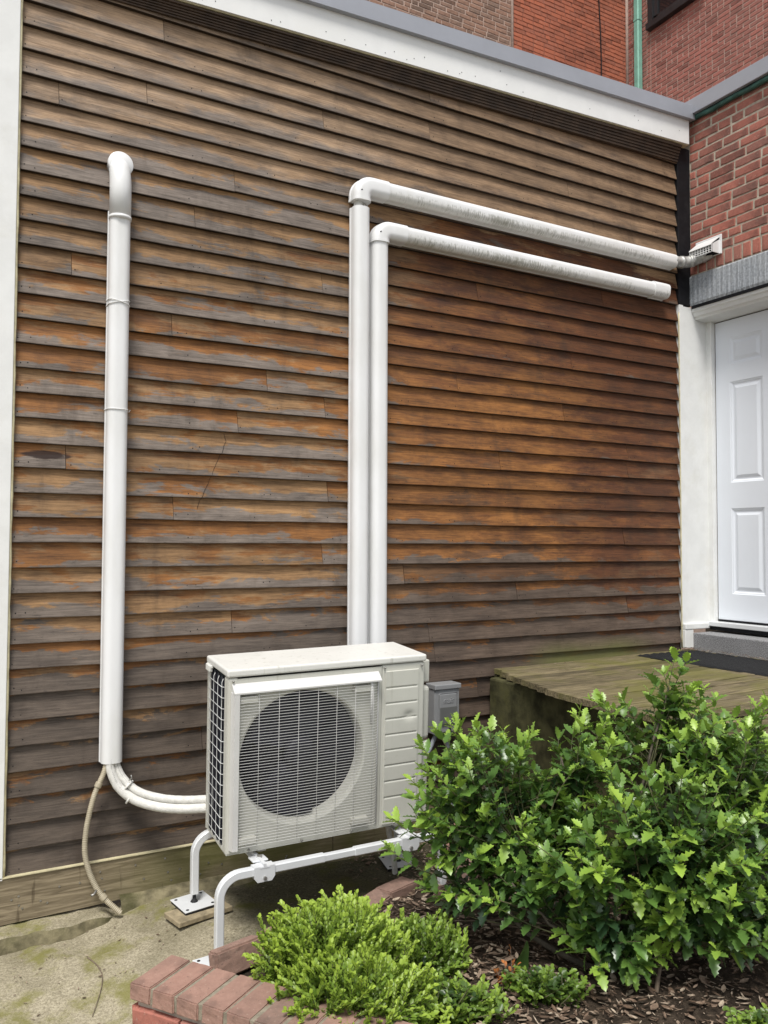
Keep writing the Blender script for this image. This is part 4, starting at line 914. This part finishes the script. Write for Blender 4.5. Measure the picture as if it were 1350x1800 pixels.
# insulated refrigerant lines from the corner duct to the unit
def lumpy(path, r, amp, f=40): return [r + amp * fbm(i * f * 0.02, r * 900) for i in range(len(path))]
for j, (lab, off, r) in enumerate((('upper wrapped white refrigerant line between duct and unit', (0.022, 0.0, 0.030), 0.0185), ('lower wrapped white refrigerant line between duct and unit', (-0.012, -0.012, -0.006), 0.0215))):
    t = thing('refrigerant_line', lab, 'pipe', (0.45, -0.045, 0.74), 'insulated lines below the corner duct')
    base = [(0, 0, 0.0), (0.004, -0.004, -0.05), (0.035, -0.02, -0.125), (0.10, -0.055, -0.185), (0.19, -0.11, -0.215), (0.28, -0.17, -0.222), (0.37, -0.235, -0.215), (0.42, -0.27, -0.210)]
    P_ = spline([(p[0] + off[0] * (1 - 0.55 * min(1, i / 3)), p[1] + off[1], p[2] + off[2] * min(1, i / 2)) for i, p in enumerate(base)], 10)
    MB().tube(P_, [r * (1 + 0.05 * fbm(i * 0.55, j * 9)) for i in range(len(P_))], 14).build('wrapped_pipe', M['insul'], t)
    sw = MB(); hel = []
    for i, q in enumerate(P_): sw.tube([q + Vector((0, -r * 0.9, 0)), q + Vector((0.004, -r * 1.0, 0.002))], 0.0022, 5)
    sw.build('seam', M['foil'], t)
    for ii in ((24, 62) if j == 0 else (27,)):
        q = P_[ii]; tg = (P_[ii + 1] - P_[ii - 1]).normalized(); MB().tube([q - tg * 0.004 + Vector((0, 0, -0.012)), q + tg * 0.004 + Vector((0, 0, -0.012))], 0.034 if j == 0 else 0.0245, 14).build('cable_tie', M['insul'], t)
        if j == 0: MB().tube([q + Vector((0, -0.02, 0.018)), q + Vector((0.012, -0.03, 0.03)), q + Vector((0.008, -0.03, 0.045))], 0.003, 5).build('tie_tail', M['foil'], t)
def corrugated(path, r, pitch=0.008):
    P_ = spline(path, 24); L = [0]
    for a, b in zip(P_, P_[1:]): L.append(L[-1] + (b - a).length)
    n = int(L[-1] / (pitch / 4)); out = []; k = 0
    for i in range(n):
        s = L[-1] * i / (n - 1)
        while k < len(P_) - 2 and L[k + 1] < s: k += 1
        out.append(P_[k].lerp(P_[k + 1], min(1, (s - L[k]) / max(1e-9, L[k + 1] - L[k]))))
    return out, [r * (1.0 if (i % 4) < 2 else 0.86) for i in range(n)]
hs = thing('drain_hose', 'beige corrugated drain hose curving down to the concrete', 'hose', (0.43, -0.05, 0.73))
pth, rad = corrugated([(0.0, 0.0, 0.02), (-0.015, -0.004, -0.05), (-0.06, -0.01, -0.155), (-0.092, -0.01, -0.31), (-0.09, -0.012, -0.44), (-0.035, -0.03, -0.585), (0.055, -0.07, -0.685)], 0.013)
MB().tube(pth, rad, 12).build('corrugated_tube', M['hose'], hs)
for i in (60, len(pth) - 60): MB().tube(pth[i:i + 12], 0.0165, 12).build('cuff', M['hose'], hs)
i = len(pth) - 75; q = pth[i]; MB().tube([q + Vector((-0.005, -0.005, 0.004)), q + Vector((-0.02, -0.015, -0.01)), q + Vector((-0.032, -0.018, -0.012))], [0.006, 0.005, 0.007], 8).build('hose_clamp', M['steel'], hs)
h2 = thing('drain_hose', 'grey corrugated hose hanging under the right end of the unit', 'hose', (1.72, -0.48, 0.44))
pth, rad = corrugated([(-0.03, 0.0, 0.0), (-0.01, 0.01, -0.12), (0.03, 0.03, -0.26), (0.05, 0.05, -0.35)], 0.014)
MB().tube(pth, rad, 12).build('corrugated_tube', M['insul'], h2)

# concrete footing ledge under the sill
fl = thing('concrete_footing', 'broken mossy concrete footing ledge under the sill plank', 'footing', (0, 0, 0))
vs = []; n = 60
for i in range(n + 1):
    x = -1.2 + (0.52 + 1.2) * i / n; e_ = sm(0.40, 0.52, x); d = -0.125 - 0.02 * fbm(x * 3, 1) - 0.02 * fbm(x * 13, 4) + 0.07 * e_; zt = 0.046 + 0.006 * fbm(x * 9, 2) - 0.05 * e_
    for (y, z) in ((0.02, zt + 0.006), (-0.03, zt + 0.006 * fbm(x * 20, 1)), (d + 0.03, zt), (d + 0.008, zt - 0.008), (d, zt - 0.022 + 0.005 * fbm(x * 30, 0)), (d - 0.012, -0.05)): vs.append((x, y, z))
vs_l = vs; fs_l = [(i * 6 + j, (i + 1) * 6 + j, (i + 1) * 6 + j + 1, i * 6 + j + 1) for i in range(n) for j in range(5)]
MB().add(vs_l, [f for k, f in enumerate(fs_l) if k % 5 < 3], True).build('ledge_top', M['concrete'], fl)
MB().add(vs_l, [f for k, f in enumerate(fs_l) if k % 5 >= 3], True).build('ledge_face', M['mossy_pale'], fl)
f2 = MB(); vs = []
for i in range(n + 1):
    x = 0.50 + 2.2 * i / n; d = -0.06 - 0.025 * fbm(x * 4, 7)
    for (y, z) in ((0.02, 0.085), (-0.02, 0.085 + 0.006 * fbm(x * 9, 3)), (d, 0.07), (d - 0.02, 0.02)): vs.append((x, y, z))
f2.add(vs, [(i * 4 + j, (i + 1) * 4 + j, (i + 1) * 4 + j + 1, i * 4 + j + 1) for i in range(n) for j in range(3)], True).build('ledge', M['mossy_pale'], fl)

# ================================================================== low brick planter wall with paver coping
pw = thing('planter_wall', 'low brick planter wall capped with a row of clay pavers', 'wall')
Z3 = Vector((0, 0, 1))
def solid_brick(L, Wd, H, seed, jit=0.0018, ch=0.004):
    bm = bmesh.new(); bmesh.ops.create_cube(bm, size=1.0); rr = random.Random(seed)
    for v in bm.verts: v.co = Vector(((v.co.x + .5) * L + rr.uniform(-jit, jit), (v.co.y + .5) * Wd + rr.uniform(-jit, jit), (v.co.z + .5) * H + rr.uniform(-jit, jit)))
    bmesh.ops.bevel(bm, geom=bm.edges[:], offset=ch, segments=2, affect='EDGES'); bmesh.ops.subdivide_edges(bm, edges=[e for e in bm.edges if e.calc_length() > 0.04], cuts=5, use_grid_fill=True)
    for v in bm.verts: v.co += Vector((fbm(v.co.x * 60 + seed, v.co.y * 60, v.co.z * 60), fbm(v.co.y * 60 + seed, v.co.z * 60, v.co.x * 60), fbm(v.co.z * 60 + seed, v.co.x * 60, v.co.y * 60))) * 0.0013
    me = bpy.data.meshes.new('brick'); bm.to_mesh(me); bm.free(); return me
capm = [solid_brick(0.207, 0.0885, 0.057, 40 + i) for i in range(5)]
def frame(o_, a, b, c=Z3): return Matrix(((a.x, b.x, c.x, o_.x), (a.y, b.y, c.y, o_.y), (a.z, b.z, c.z, o_.z), (0, 0, 0, 1)))
NC = 13
for i in range(NC):
    rr = random.Random(i + 77); org = CA + CD * (i * 0.098) - Z3 * 0.057 + Z3 * rr.uniform(-0.0015, 0.0015) + CL * rr.uniform(-0.003, 0.003)
    o = link('coping_brick', capm[i % 5], M['paver'], pw); o.matrix_local = frame(org + CD * 0.0, CL, CD) if CL.cross(CD).z > 0 else frame(org + CL * 0.207, -CL, CD)
jm = MB(); a0 = CA - Z3 * 0.052 + CL * 0.004 + CD * 0.004
def obox(mb, o_, L, Wd, H, a, b): mb.add([o_ + a * x + b * y + Z3 * z for z in (0, H) for y in (0, Wd) for x in (0, L)], [(0, 2, 3, 1), (4, 5, 7, 6), (0, 1, 5, 4), (2, 6, 7, 3), (0, 4, 6, 2), (1, 3, 7, 5)])
obox(jm, a0, 0.199, NC * 0.098 - 0.012, 0.0475, CL, CD); jm.build('coping_mortar', M['mortar_grey'], pw)
cm = MB(); obox(cm, CA - Z3 * 0.40 + CL * 0.022 + CD * 0.02, 0.16, NC * 0.098 - 0.02, 0.343, CL, CD); cm.build('wall_core', M['mortar'], pw)
for c in range(5):                                             # courses under the coping, face towards the slab and towards the end
    z = CA.z - 0.057 - 0.012 - (c + 1) * 0.066
    for i in range(7):
        L = 0.2; st_ = (0.1 if c % 2 else 0.0); me = brick_mesh(L - 0.011, 0.055, 0.03, 300 + (i + c) % 6).mesh('brick')
        s0 = 0.012 + i * L - st_
        if s0 < 0: me = brick_mesh(0.1 - 0.011, 0.055, 0.03, 330 + c).mesh('brick'); s0 = 0.012
        o = link('brick', me, M['brick'], pw); o.matrix_local = frame(CA * 1.0 + CD * (s0) + CL * 0.032 + Z3 * (z - CA.z), CD, CL) if True else None
    me = brick_mesh(0.09, 0.055, 0.03, 350 + c).mesh('brick'); 
    for q in range(2):
        o = link('brick', me, M['brick'], pw); o.matrix_local = frame(CA + CL * (0.118 - q * 0.1 + 0.085) + CD * 0.030 + Z3 * (z - CA.z), -CL, CD)
fm = MB(); P_ = [CA + CD * (i * 0.12 - 0.03) + CL * 0.01 + Z3 * (-0.285 + 0.01 * fbm(i * .8, 2)) for i in range(12)]
fm.tube(P_, [0.055 + 0.012 * fbm(i * 1.7, 6) for i in range(12)], 9).build('mortar_footing', M['mortar'], pw)

# loose pavers edging the bed
pav = solid_brick(0.2, 0.10, 0.06, 60, 0.002, 0.005); pav2 = solid_brick(0.2, 0.10, 0.06, 61, 0.003, 0.007)
def paver(label, loc, rot, k=0):
    t = thing('paver_brick', label, 'brick', loc, 'loose clay pavers edging the bed'); o = link('brick_body', pav if k % 2 else pav2, M['paver'], t); o.location = (-0.1, -0.05, -0.03)
    t.rotation_euler = [R(a) for a in rot]
paver('loose paver standing on edge behind the coping beside the stand leg', (0.715, -1.045, 0.185), (78, 0, 14))
paver('loose paver standing on edge half hidden by the boxwood', (0.935, -0.985, 0.185), (74, 4, 22), 1)
paver('flat reddish paver at the slab edge behind the boxwood', (1.43, -0.80, 0.135), (4, -3, 24))
paver('flat paver touching the dry bed next to the front right stand leg', (1.60, -0.735, 0.145), (-3, 2, 20), 1)
paver('flat paver hidden behind the boxwood crown', (1.20, -0.88, 0.12), (2, 2, 26))
paver('short tilted paver under the low holly spray', (1.74, -0.955, 0.175), (16, 24, 68))
paver('lowest paver of the stack beside the right stand legs', (2.06, -0.62, 0.165), (0, 2, -52))
paver('middle paver of the stack beside the right stand legs', (2.075, -0.625, 0.228), (3, -2, -44), 1)
paver('topmost slanted paver of the stack beside the right stand legs', (2.05, -0.60, 0.292), (-4, 5, -58))
paver('paver leaning against the stacked pavers under the holly', (1.98, -0.80, 0.19), (24, 10, 40), 1)
paver('pinkish paver lying on the bed behind the holly stems', (2.30, -0.66, 0.20), (6, -8, 15))
paver('tilted pale paver poking up behind the holly leaves', (2.22, -0.52, 0.30), (35, 12, -20), 1)
#@@PART3
# ================================================================== planting
def quat_frame(d, upv):
    d = d.normalized(); s = d.cross(upv)
    if s.length < 1e-4: s = d.cross(Vector((1, 0, 0)))
    s.normalize(); n = s.cross(d).normalized(); return s, d, n
def holly_leaf(seed):
    """spiny leaf along +y, length 1, normal +z"""
    rr = random.Random(seed)
    out = [(0.0, 0.015), (0.10, 0.10), (0.20, 0.235), (0.29, 0.165), (0.42, 0.295), (0.52, 0.19), (0.64, 0.265), (0.74, 0.135), (0.85, 0.155), (0.91, 0.06), (1.0, 0.0)]
    fold = rr.uniform(0.25, 0.55); curl = rr.uniform(0.05, 0.22); wav = rr.uniform(0.02, 0.05)
    vs = []; fs = []
    for t, wd in out: vs.append((0, t, -curl * t * t))
    n = len(out)
    for sgn in (-1, 1):
        for i, (t, wd) in enumerate(out): vs.append((sgn * wd, t, -curl * t * t + fold * wd * 0.6 + (wav if i % 2 == 0 else -wav * .5) * (1 if 0 < i < n - 1 else 0)))
    for i in range(n - 1):
        fs.append((i, n + i, n + i + 1, i + 1)[::-1]); fs.append((i, 2 * n + i, 2 * n + i + 1, i + 1))
    return vs, fs
HL = [holly_leaf(i) for i in range(6)]
HM = []
for vs, fs in HL:
    me = bpy.data.meshes.new('leaf'); me.from_pydata(vs, [], fs); me.polygons.foreach_set('use_smooth', [True] * len(fs)); me.materials.append(M['holly']); HM.append(me)
rg = random.Random(21)
def rvec(r=rg):
    while True:
        v = Vector((r.uniform(-1, 1), r.uniform(-1, 1), r.uniform(-1, 1)))
        if 0.05 < v.length < 1: return v.normalized()
def inell(r): 
    v = rvec(r); return v * (r.random() ** 0.28)
def bez(a, b, c, d, n):
    o = []
    for i in range(n + 1):
        t = i / n; s = 1 - t; o.append(a * s ** 3 + b * 3 * s * s * t + c * 3 * s * t * t + d * t ** 3)
    return o
hol = thing('holly_bush', 'large glossy green holly bush with spiny leaves in front of the deck', 'shrub', (1.94, -1.79, 0.15))
HB = Vector(hol.location)
lobes = [  # centre (world), radii along (right, forward, up), number of twigs
    ((1.60, -1.42, 0.80), (0.36, 0.26, 0.27), 80), ((1.47, -1.38, 0.66), (0.30, 0.20, 0.13), 22), ((1.90, -1.52, 0.90), (0.27, 0.22, 0.20), 30),
    ((2.36, -1.68, 0.99), (0.44, 0.25, 0.17), 46), ((2.33, -1.69, 1.17), (0.11, 0.10, 0.14), 10), ((2.02, -1.98, 0.72), (0.44, 0.26, 0.27), 92),
    ((1.80, -1.90, 0.43), (0.20, 0.16, 0.20), 24), ((1.47, -1.40, 0.47), (0.19, 0.12, 0.07), 11), ((2.42, -2.04, 0.78), (0.32, 0.26, 0.35), 58), ((2.14, -2.11, 0.52), (0.36, 0.2, 0.19), 80), ((1.72, -1.56, 0.60), (0.22, 0.2, 0.16), 26), ((1.86, -1.66, 0.66), (0.20, 0.16, 0.14), 26), ((1.58, -1.62, 0.50), (0.16, 0.12, 0.07), 10), ((1.72, -1.84, 0.62), (0.16, 0.12, 0.10), 14), ((2.62, -1.86, 0.84), (0.24, 0.2, 0.15), 24)]
R2 = Vector((RGT.x, RGT.y, 0)).normalized(); F2 = Vector((FWD.x, FWD.y, 0)).normalized()
wood = MB(); twg = MB(); leaves = []      # (matrix, mesh index, age)
bases = [Vector((1.94, -1.80, 0.14)), Vector((2.00, -1.74, 0.14)), Vector((1.90, -1.74, 0.14))]
for li, (c, rad, nt) in enumerate(lobes):
    c = Vector(c); b0 = bases[li % 3]
    mid = b0.lerp(c, 0.5) + Vector((rg.uniform(-.08, .08), rg.uniform(-.08, .08), -0.04))
    spine = bez(b0, b0.lerp(mid, .6) + Vector((0, 0, 0.10)), mid, c, 14)
    wood.tube([p + rvec() * 0.006 for p in spine], [0.011 - 0.007 * i / 14 for i in range(15)], 7)
    for k in range(nt):
        u = inell(rg) * rg.choice((0.85, 0.95, 1.0, 1.05, 1.12, 1.22)); tip = c + R2 * u.x * rad[0] + F2 * u.y * rad[1] + Z3 * u.z * rad[2]
        if tip.z < 0.2: tip.z = 0.2 + rg.random() * 0.05
        st_ = spine[min(14, int(6 + rg.random() * 8))]
        outv = (tip - c); outv = outv.normalized() if outv.length > 0.02 else rvec()
        dirv = (outv * 0.7 + Z3 * 0.55 + rvec() * 0.35).normalized()
        L = (tip - st_).length
        pth = bez(st_, st_.lerp(tip, 0.35) + Vector((0, 0, -0.02)) + rvec() * 0.03, tip - dirv * L * 0.4, tip, 9)
        twg.tube(pth, [0.0036 - 0.0021 * i / 9 for i in range(10)], 5)
        # leaves along the last part of the twig, alternate, lighter towards the tip
        nl = rg.randint(12, 18); vig = rg.random(); seg = min(0.24, L * 0.8)
        for j in range(nl):
            t = j / (nl - 1); back = seg * (1 - t) ** 1.25
            # walk back from the tip
            rem = back; q = pth[-1]; tg = (pth[-1] - pth[-2]).normalized()
            for a in range(9, 0, -1):
                s = (pth[a] - pth[a - 1]).length
                if rem <= s: q = pth[a].lerp(pth[a - 1], rem / s); tg = (pth[a] - pth[a - 1]).normalized(); break
                rem -= s; q = pth[a - 1]
            ang = j * 2.4 + k; s0, d0, n0 = quat_frame(tg, Z3)
            side = (s0 * math.cos(ang) + n0 * math.sin(ang)); spread = 0.35 + 0.85 * (1 - t) ** .6
            d = (tg * (1 - 0.45 * spread) + side * spread + Z3 * 0.05 + rvec() * 0.14).normalized()
            ln = (0.036 + 0.044 * rg.random()) * (0.72 if t > 0.93 else 1.0)
            s1, d1_, n1 = quat_frame(d, (Z3 * 1.5 + tg * 0.45 + rvec() * 0.5))
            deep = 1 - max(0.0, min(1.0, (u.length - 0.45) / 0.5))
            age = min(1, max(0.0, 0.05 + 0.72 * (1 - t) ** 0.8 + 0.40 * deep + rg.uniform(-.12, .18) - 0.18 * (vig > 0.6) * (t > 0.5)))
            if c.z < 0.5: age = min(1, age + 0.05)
            mtx = Matrix(((s1.x * ln, d1_.x * ln, n1.x * ln, q.x), (s1.y * ln, d1_.y * ln, n1.y * ln, q.y), (s1.z * ln, d1_.z * ln, n1.z * ln, q.z), (0, 0, 0, 1)))
            leaves.append((mtx, rg.randrange(6), age))
# bare stems near the ground
for pts in ([(1.93, -1.80, 0.15), (1.80, -1.70, 0.20), (1.66, -1.56, 0.30), (1.60, -1.48, 0.46)], [(1.96, -1.82, 0.14), (1.98, -1.94, 0.24), (2.02, -2.0, 0.42), (2.04, -1.98, 0.6)], [(2.02, -1.92, 0.15), (1.97, -1.88, 0.28), (1.90, -1.82, 0.36)]):
    pp_ = spline(pts, 6); wood.tube(pp_, [0.015 - 0.008 * i / len(pp_) for i in range(len(pp_))], 8)
for o in (wood.build('stems', M['bark'], hol), twg.build('twigs', M['twig'], hol)): o.matrix_parent_inverse = Matrix.Translation(-HB)
def lkey(l): p = px_of(l[0].translation); return (l[0].translation - CAM).length + (5 if (p is None or not (0 < p[0] < 1350 and 0 < p[1] < 1800)) else 0)
leaves.sort(key=lkey)
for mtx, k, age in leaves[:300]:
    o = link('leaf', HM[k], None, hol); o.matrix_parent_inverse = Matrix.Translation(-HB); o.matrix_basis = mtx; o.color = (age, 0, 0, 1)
def join_leaves(name, items, shapes, mat, parent, inv):
    vs = []; fs = []; ag = []
    for mtx, k, age in items:
        b = len(vs); lv, lf = shapes[k]; vs += [tuple(mtx @ Vector(v)) for v in lv]
        for f in lf: fs.append(tuple(b + i for i in f)); ag.append(age)
    me = bpy.data.meshes.new(name); me.from_pydata(vs, [], fs); me.polygons.foreach_set('use_smooth', [True] * len(fs))
    a = me.attributes.new('age', 'FLOAT', 'FACE'); a.data.foreach_set('value', ag); me.materials.append(mat)
    o = link(name, me, None, parent); o.matrix_parent_inverse = inv; o['kind'] = 'stuff'; o.color = (0, 0, 0, 1); return o
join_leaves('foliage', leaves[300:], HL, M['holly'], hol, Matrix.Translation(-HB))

# boxwood
def box_leaf(seed):
    rr = random.Random(seed); f = rr.uniform(.15, .35); w_ = rr.uniform(.30, .385)
    vs = [(0, 0, 0), (0, 0.5, -0.03), (0, 1.0, -0.10)] + [(s * w_ * k, t, f * w_ * k) for s in (-1, 1) for t, k in ((0.22, 0.75), (0.55, 1.0), (0.85, 0.6))]
    fs = [(0, 1, 4, 3), (1, 2, 5, 4), (1, 0, 6, 7), (2, 1, 7, 8)]
    return vs, fs
BL = [box_leaf(i) for i in range(5)]
def boxwood(label, c, rad, n, seed, tone=0.0, loose=1.0, down=0.0, dry=0):
    rr = random.Random(seed); c = Vector(c); gz = bed_z(c.x, c.y) + 0.0
    t = thing('boxwood_shrub', label, 'shrub', (c.x, c.y, gz), 'low boxwood shrubs at the front of the bed'); inv = Matrix.Translation(-Vector(t.location))
    items = []; st = MB(); dr_ = []
    root = Vector((c.x, c.y, gz - 0.01))
    for k in range(n):
        v = rvec(rr); 
        if v.z < -0.45: v.z = -v.z
        lump = 1.0 + 0.22 * fbm(v.x * 2.3 + seed, v.y * 2.3, v.z * 2.3)
        rd = (rr.random() ** 0.33) * lump
        tip = c + R2 * v.x * rad[0] * rd + F2 * v.y * rad[1] * rd + Z3 * v.z * rad[2] * rd
        if tip.z < gz + 0.03: tip.z = gz + 0.03 + rr.random() * 0.04
        d = (v * 0.75 + Z3 * 0.45 + rvec(rr) * 0.45).normalized()
        if v.z < 0.15: d = (d + Z3 * -0.5 * rr.random()).normalized()
        L = rr.uniform(0.075, 0.14) * loose
        base = tip - d * L + Vector((0, 0, -0.01))
        pth = bez(base, base + d * L * .35 + Z3 * 0.01, tip - d * L * .3 + rvec(rr) * 0.008, tip, 7)
        st.tube([root.lerp(base, 0.65) + rvec(rr) * 0.02] + pth, [0.0022] + [0.0018 - 0.0009 * i / 7 for i in range(8)], 4, cap=False)
        npair = int(L / 0.0108)
        for j in range(npair):
            tt = j / max(1, npair - 1); q = pth[min(7, int(tt * 7))].lerp(pth[min(7, int(tt * 7) + 1)], (tt * 7) % 1) if tt < 1 else pth[-1]
            tg = (pth[min(7, int(tt * 7) + 1)] - pth[max(0, int(tt * 7) - 1)]).normalized(); s0, d0, n0 = quat_frame(tg, Z3 + rvec(rr) * 0.2)
            a0 = (j % 2) * 1.571 * 0.55 + rr.uniform(-.3, .3)
            for sg in (1, -1):
                side = (s0 * math.cos(a0) + n0 * math.sin(a0)) * sg
                dd = (tg * (0.55 + 0.5 * tt) + side * (0.85 - 0.35 * tt) + rvec(rr) * 0.12).normalized(); ln = rr.uniform(0.0165, 0.0265) * (1.0 - 0.25 * tt)
                s1, d1_, n1 = quat_frame(dd, Z3 * 1.2 + tg * 0.3 - F2 * 0.35 + rvec(rr) * 0.35)
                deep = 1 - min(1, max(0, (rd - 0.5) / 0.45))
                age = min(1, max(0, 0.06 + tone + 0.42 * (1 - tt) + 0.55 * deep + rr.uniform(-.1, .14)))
                items.append((Matrix(((s1.x * ln, d1_.x * ln, n1.x * ln, q.x), (s1.y * ln, d1_.y * ln, n1.y * ln, q.y), (s1.z * ln, d1_.z * ln, n1.z * ln, q.z), (0, 0, 0, 1))), rr.randrange(5), age))
    st.build('stems', M['twig'], t).matrix_parent_inverse = inv
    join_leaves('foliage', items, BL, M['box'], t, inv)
boxwood('bright yellow green rounded boxwood shrub spilling over the paver coping', (0.945, -1.42, 0.285), (0.305, 0.27, 0.20), 820, 31, -0.05, 1.1)
boxwood('darker loose boxwood shrub between the bright boxwood and the holly', (1.27, -1.45, 0.235), (0.21, 0.17, 0.14), 230, 32, 0.17, 1.3)
boxwood('low bright boxwood sprigs at the bottom edge in front of the leaf litter', (0.89, -1.70, 0.285), (0.30, 0.18, 0.15), 480, 33, -0.02, 1.3)
boxwood('feathery boxwood sprigs between the low bright sprigs and the dry orange sprig', (1.20, -1.76, 0.20), (0.22, 0.14, 0.11), 170, 36, 0.16, 1.4)
boxwood('small dark boxwood tuft below the orange dry leaves', (1.55, -1.84, 0.20), (0.16, 0.10, 0.08), 90, 34, 0.30)
boxwood('tiny green boxwood tuft at the far bottom right corner of the bed', (2.02, -2.36, 0.20), (0.14, 0.09, 0.06), 60, 35, 0.15)
# withered orange sprig and a single lance shaped weed
dw = thing('dry_sprig', 'withered orange brown boxwood sprig among the green leaves', 'plant', (1.50, -1.70, 0.17)); it = []; rr = random.Random(5); stm_ = MB()
for k in range(9):
    d = (Z3 + rvec(rr) * 0.6).normalized(); b = Vector((rr.uniform(-.03, .03), rr.uniform(-.03, .03), 0)); L = rr.uniform(.06, .12); stm_.tube([b, b + d * L], [0.002, 0.001], 4)
    for j in range(7):
        q = b + d * L * (0.25 + .75 * j / 6); s1, d1_, n1 = quat_frame((d + rvec(rr)).normalized(), Z3 + rvec(rr)); ln = 0.019
        it.append((Matrix(((s1.x * ln, d1_.x * ln, n1.x * ln, q.x), (s1.y * ln, d1_.y * ln, n1.y * ln, q.y), (s1.z * ln, d1_.z * ln, n1.z * ln, q.z), (0, 0, 0, 1))), rr.randrange(5), 0.0))
stm_.build('stems', M['twig_dead'], dw); join_leaves('foliage', it, BL, M['boxdry'], dw, Matrix.Identity(4))
wd_ = thing('weed', 'single dark lance shaped leaf standing in the leaf litter', 'plant', (1.59, -1.66, 0.16))
for a, h in ((0.1, 0.15), (-0.35, 0.12)):
    vs = []
    for i in range(8):
        t = i / 7; wv = 0.026 * math.sin(math.pi * min(1, t * 0.93 + 0.07)) ** .8
        for s in (-1, 0, 1): vs.append((s * wv * math.cos(a) + 0.03 * a * t, s * wv * math.sin(a) - 0.03 * t * t + (0.006 if s == 0 else 0), h * t))
    o = MB().add(vs, [(i * 3 + j, i * 3 + j + 1, (i + 1) * 3 + j + 1, (i + 1) * 3 + j) for i in range(7) for j in range(2)], True).build('blade', M['holly'], wd_); o.color = (0.75, 0, 0, 1)

# ------------------------------------------------------------------ leaf litter, twigs, crumbs
def litter(name, n, sampler, seed, smin, smax, lift=0.004):
    rr = random.Random(seed); mb = MB()
    for i in range(n):
        x, y, z = sampler(rr); s = smin + (smax - smin) * rr.random() ** 1.7; a = rr.uniform(0, 6.28); asp = rr.choice((0.08, 0.15, 0.25, 0.35, 0.45)); c_, s_ = math.cos(a), math.sin(a)
        tx = rr.uniform(-.5, .5); ty = rr.uniform(-.5, .5); cu = rr.uniform(-.3, .6)
        vs = []
        for (u, v) in ((-1, 0), (-0.4, 1), (0.45, 0.9), (1, 0), (0.4, -1), (-0.45, -.9), (0, 0)):
            px_, py_ = u * s, v * s * asp; hz = cu * (abs(v) * s * asp) + cu * .5 * s * u * u
            vs.append((x + px_ * c_ - py_ * s_, y + px_ * s_ + py_ * c_, z + lift + abs(hz) + tx * px_ * .5 + ty * py_ * .5 + 0.4 * s * abs(tx) * .5))
        mb.cur = rr.random(); mb.add(vs, [(6, i_, (i_ + 1) % 6) for i_ in range(6)])
    o = mb.build(name, M['litter'], None, attr='rnd'); return o
def s_bed(rr):
    while True:
        x = rr.uniform(1.1, 3.0); y = rr.uniform(-2.75, -0.3)
        if in_bed(x, y): return x, y, bed_z(x, y) + rr.random() * 0.012
tag(litter('leaf_litter', 15000, s_bed, 3, 0.003, 0.024), 'brown dry leaf litter covering the planting bed', 'leaf litter', kind='stuff')
def s_slab(rr):
    while True:
        x = rr.uniform(1.55, 2.7); y = rr.uniform(-0.85, -0.08)
        if rr.random() < sm(1.5, 1.95, x + 0.25 * fbm(x * 4, y * 4)) and y > edge_y(x) - 0.05: return x, y, slab_z(x, y) + rr.random() * 0.012
tag(litter('wood_chips', 1300, s_slab, 4, 0.006, 0.020), 'brown chips and leaf scraps on the slab around the rear right foot', 'leaf litter', kind='stuff')
def s_sparse(rr):
    x = rr.uniform(-0.1, 1.7); y = -0.12 - abs(rr.gauss(0, 0.35)); return x, y, slab_z(x, y)
tag(litter('slab_crumbs', 420, s_sparse, 6, 0.002, 0.010), 'scattered dark crumbs on the mossy concrete slab', 'leaf litter', kind='stuff')
def s_mat(rr):
    t = rr.random() ** 1.6; return 4.44 - abs(rr.gauss(0, 0.05)) - 0.02, -0.03 - t * 0.75, DZ + 0.026 + rr.random() * 0.012
tag(litter('mat_litter', 330, s_mat, 8, 0.004, 0.013), 'pale leaf scraps along the step edge of the black doormat', 'leaf litter', kind='stuff')
def s_deck(rr): return rr.uniform(2.75, 4.3), -0.015 - abs(rr.gauss(0, .03)), DZ + 0.006
tag(litter('deck_litter', 60, s_deck, 9, 0.003, 0.010), 'small debris along the foot of the clapboards on the deck', 'leaf litter', kind='stuff')
rr = random.Random(12)
def stick(label, pts, r):
    p0 = Vector(pts[0]); t = thing('twig', label, 'twig', p0, 'fallen twigs'); pp_ = spline([Vector(p) - p0 for p in pts], 6); MB().tube(pp_, [r * (1 - 0.6 * i / len(pp_)) for i in range(len(pp_))], 6).build('stem', M['twig_dead'], t)
stick('thin curved dark twig lying on the concrete slab', [(0.30, -0.36, slab_z(.30, -.36) + .004), (0.325, -0.48, slab_z(.32, -.48) + .004), (0.315, -0.60, slab_z(.31, -.6) + .004), (0.25, -0.76, slab_z(.25, -.76) + .004)], 0.003)
stick('pale forked twig lying across the litter below the holly', [(1.72, -1.30, 0.19), (1.80, -1.42, 0.20), (1.86, -1.58, 0.205)], 0.005)
stick('grey dead branch standing in the shade under the holly', [(1.93, -1.98, 0.17), (1.99, -1.95, 0.25), (2.08, -1.93, 0.30), (2.2, -1.9, 0.25)], 0.009)
stick('long thin dead twig leaning over the leaf litter', [(1.60, -1.20, 0.19), (1.73, -1.36, 0.23), (1.84, -1.46, 0.29)], 0.0035)
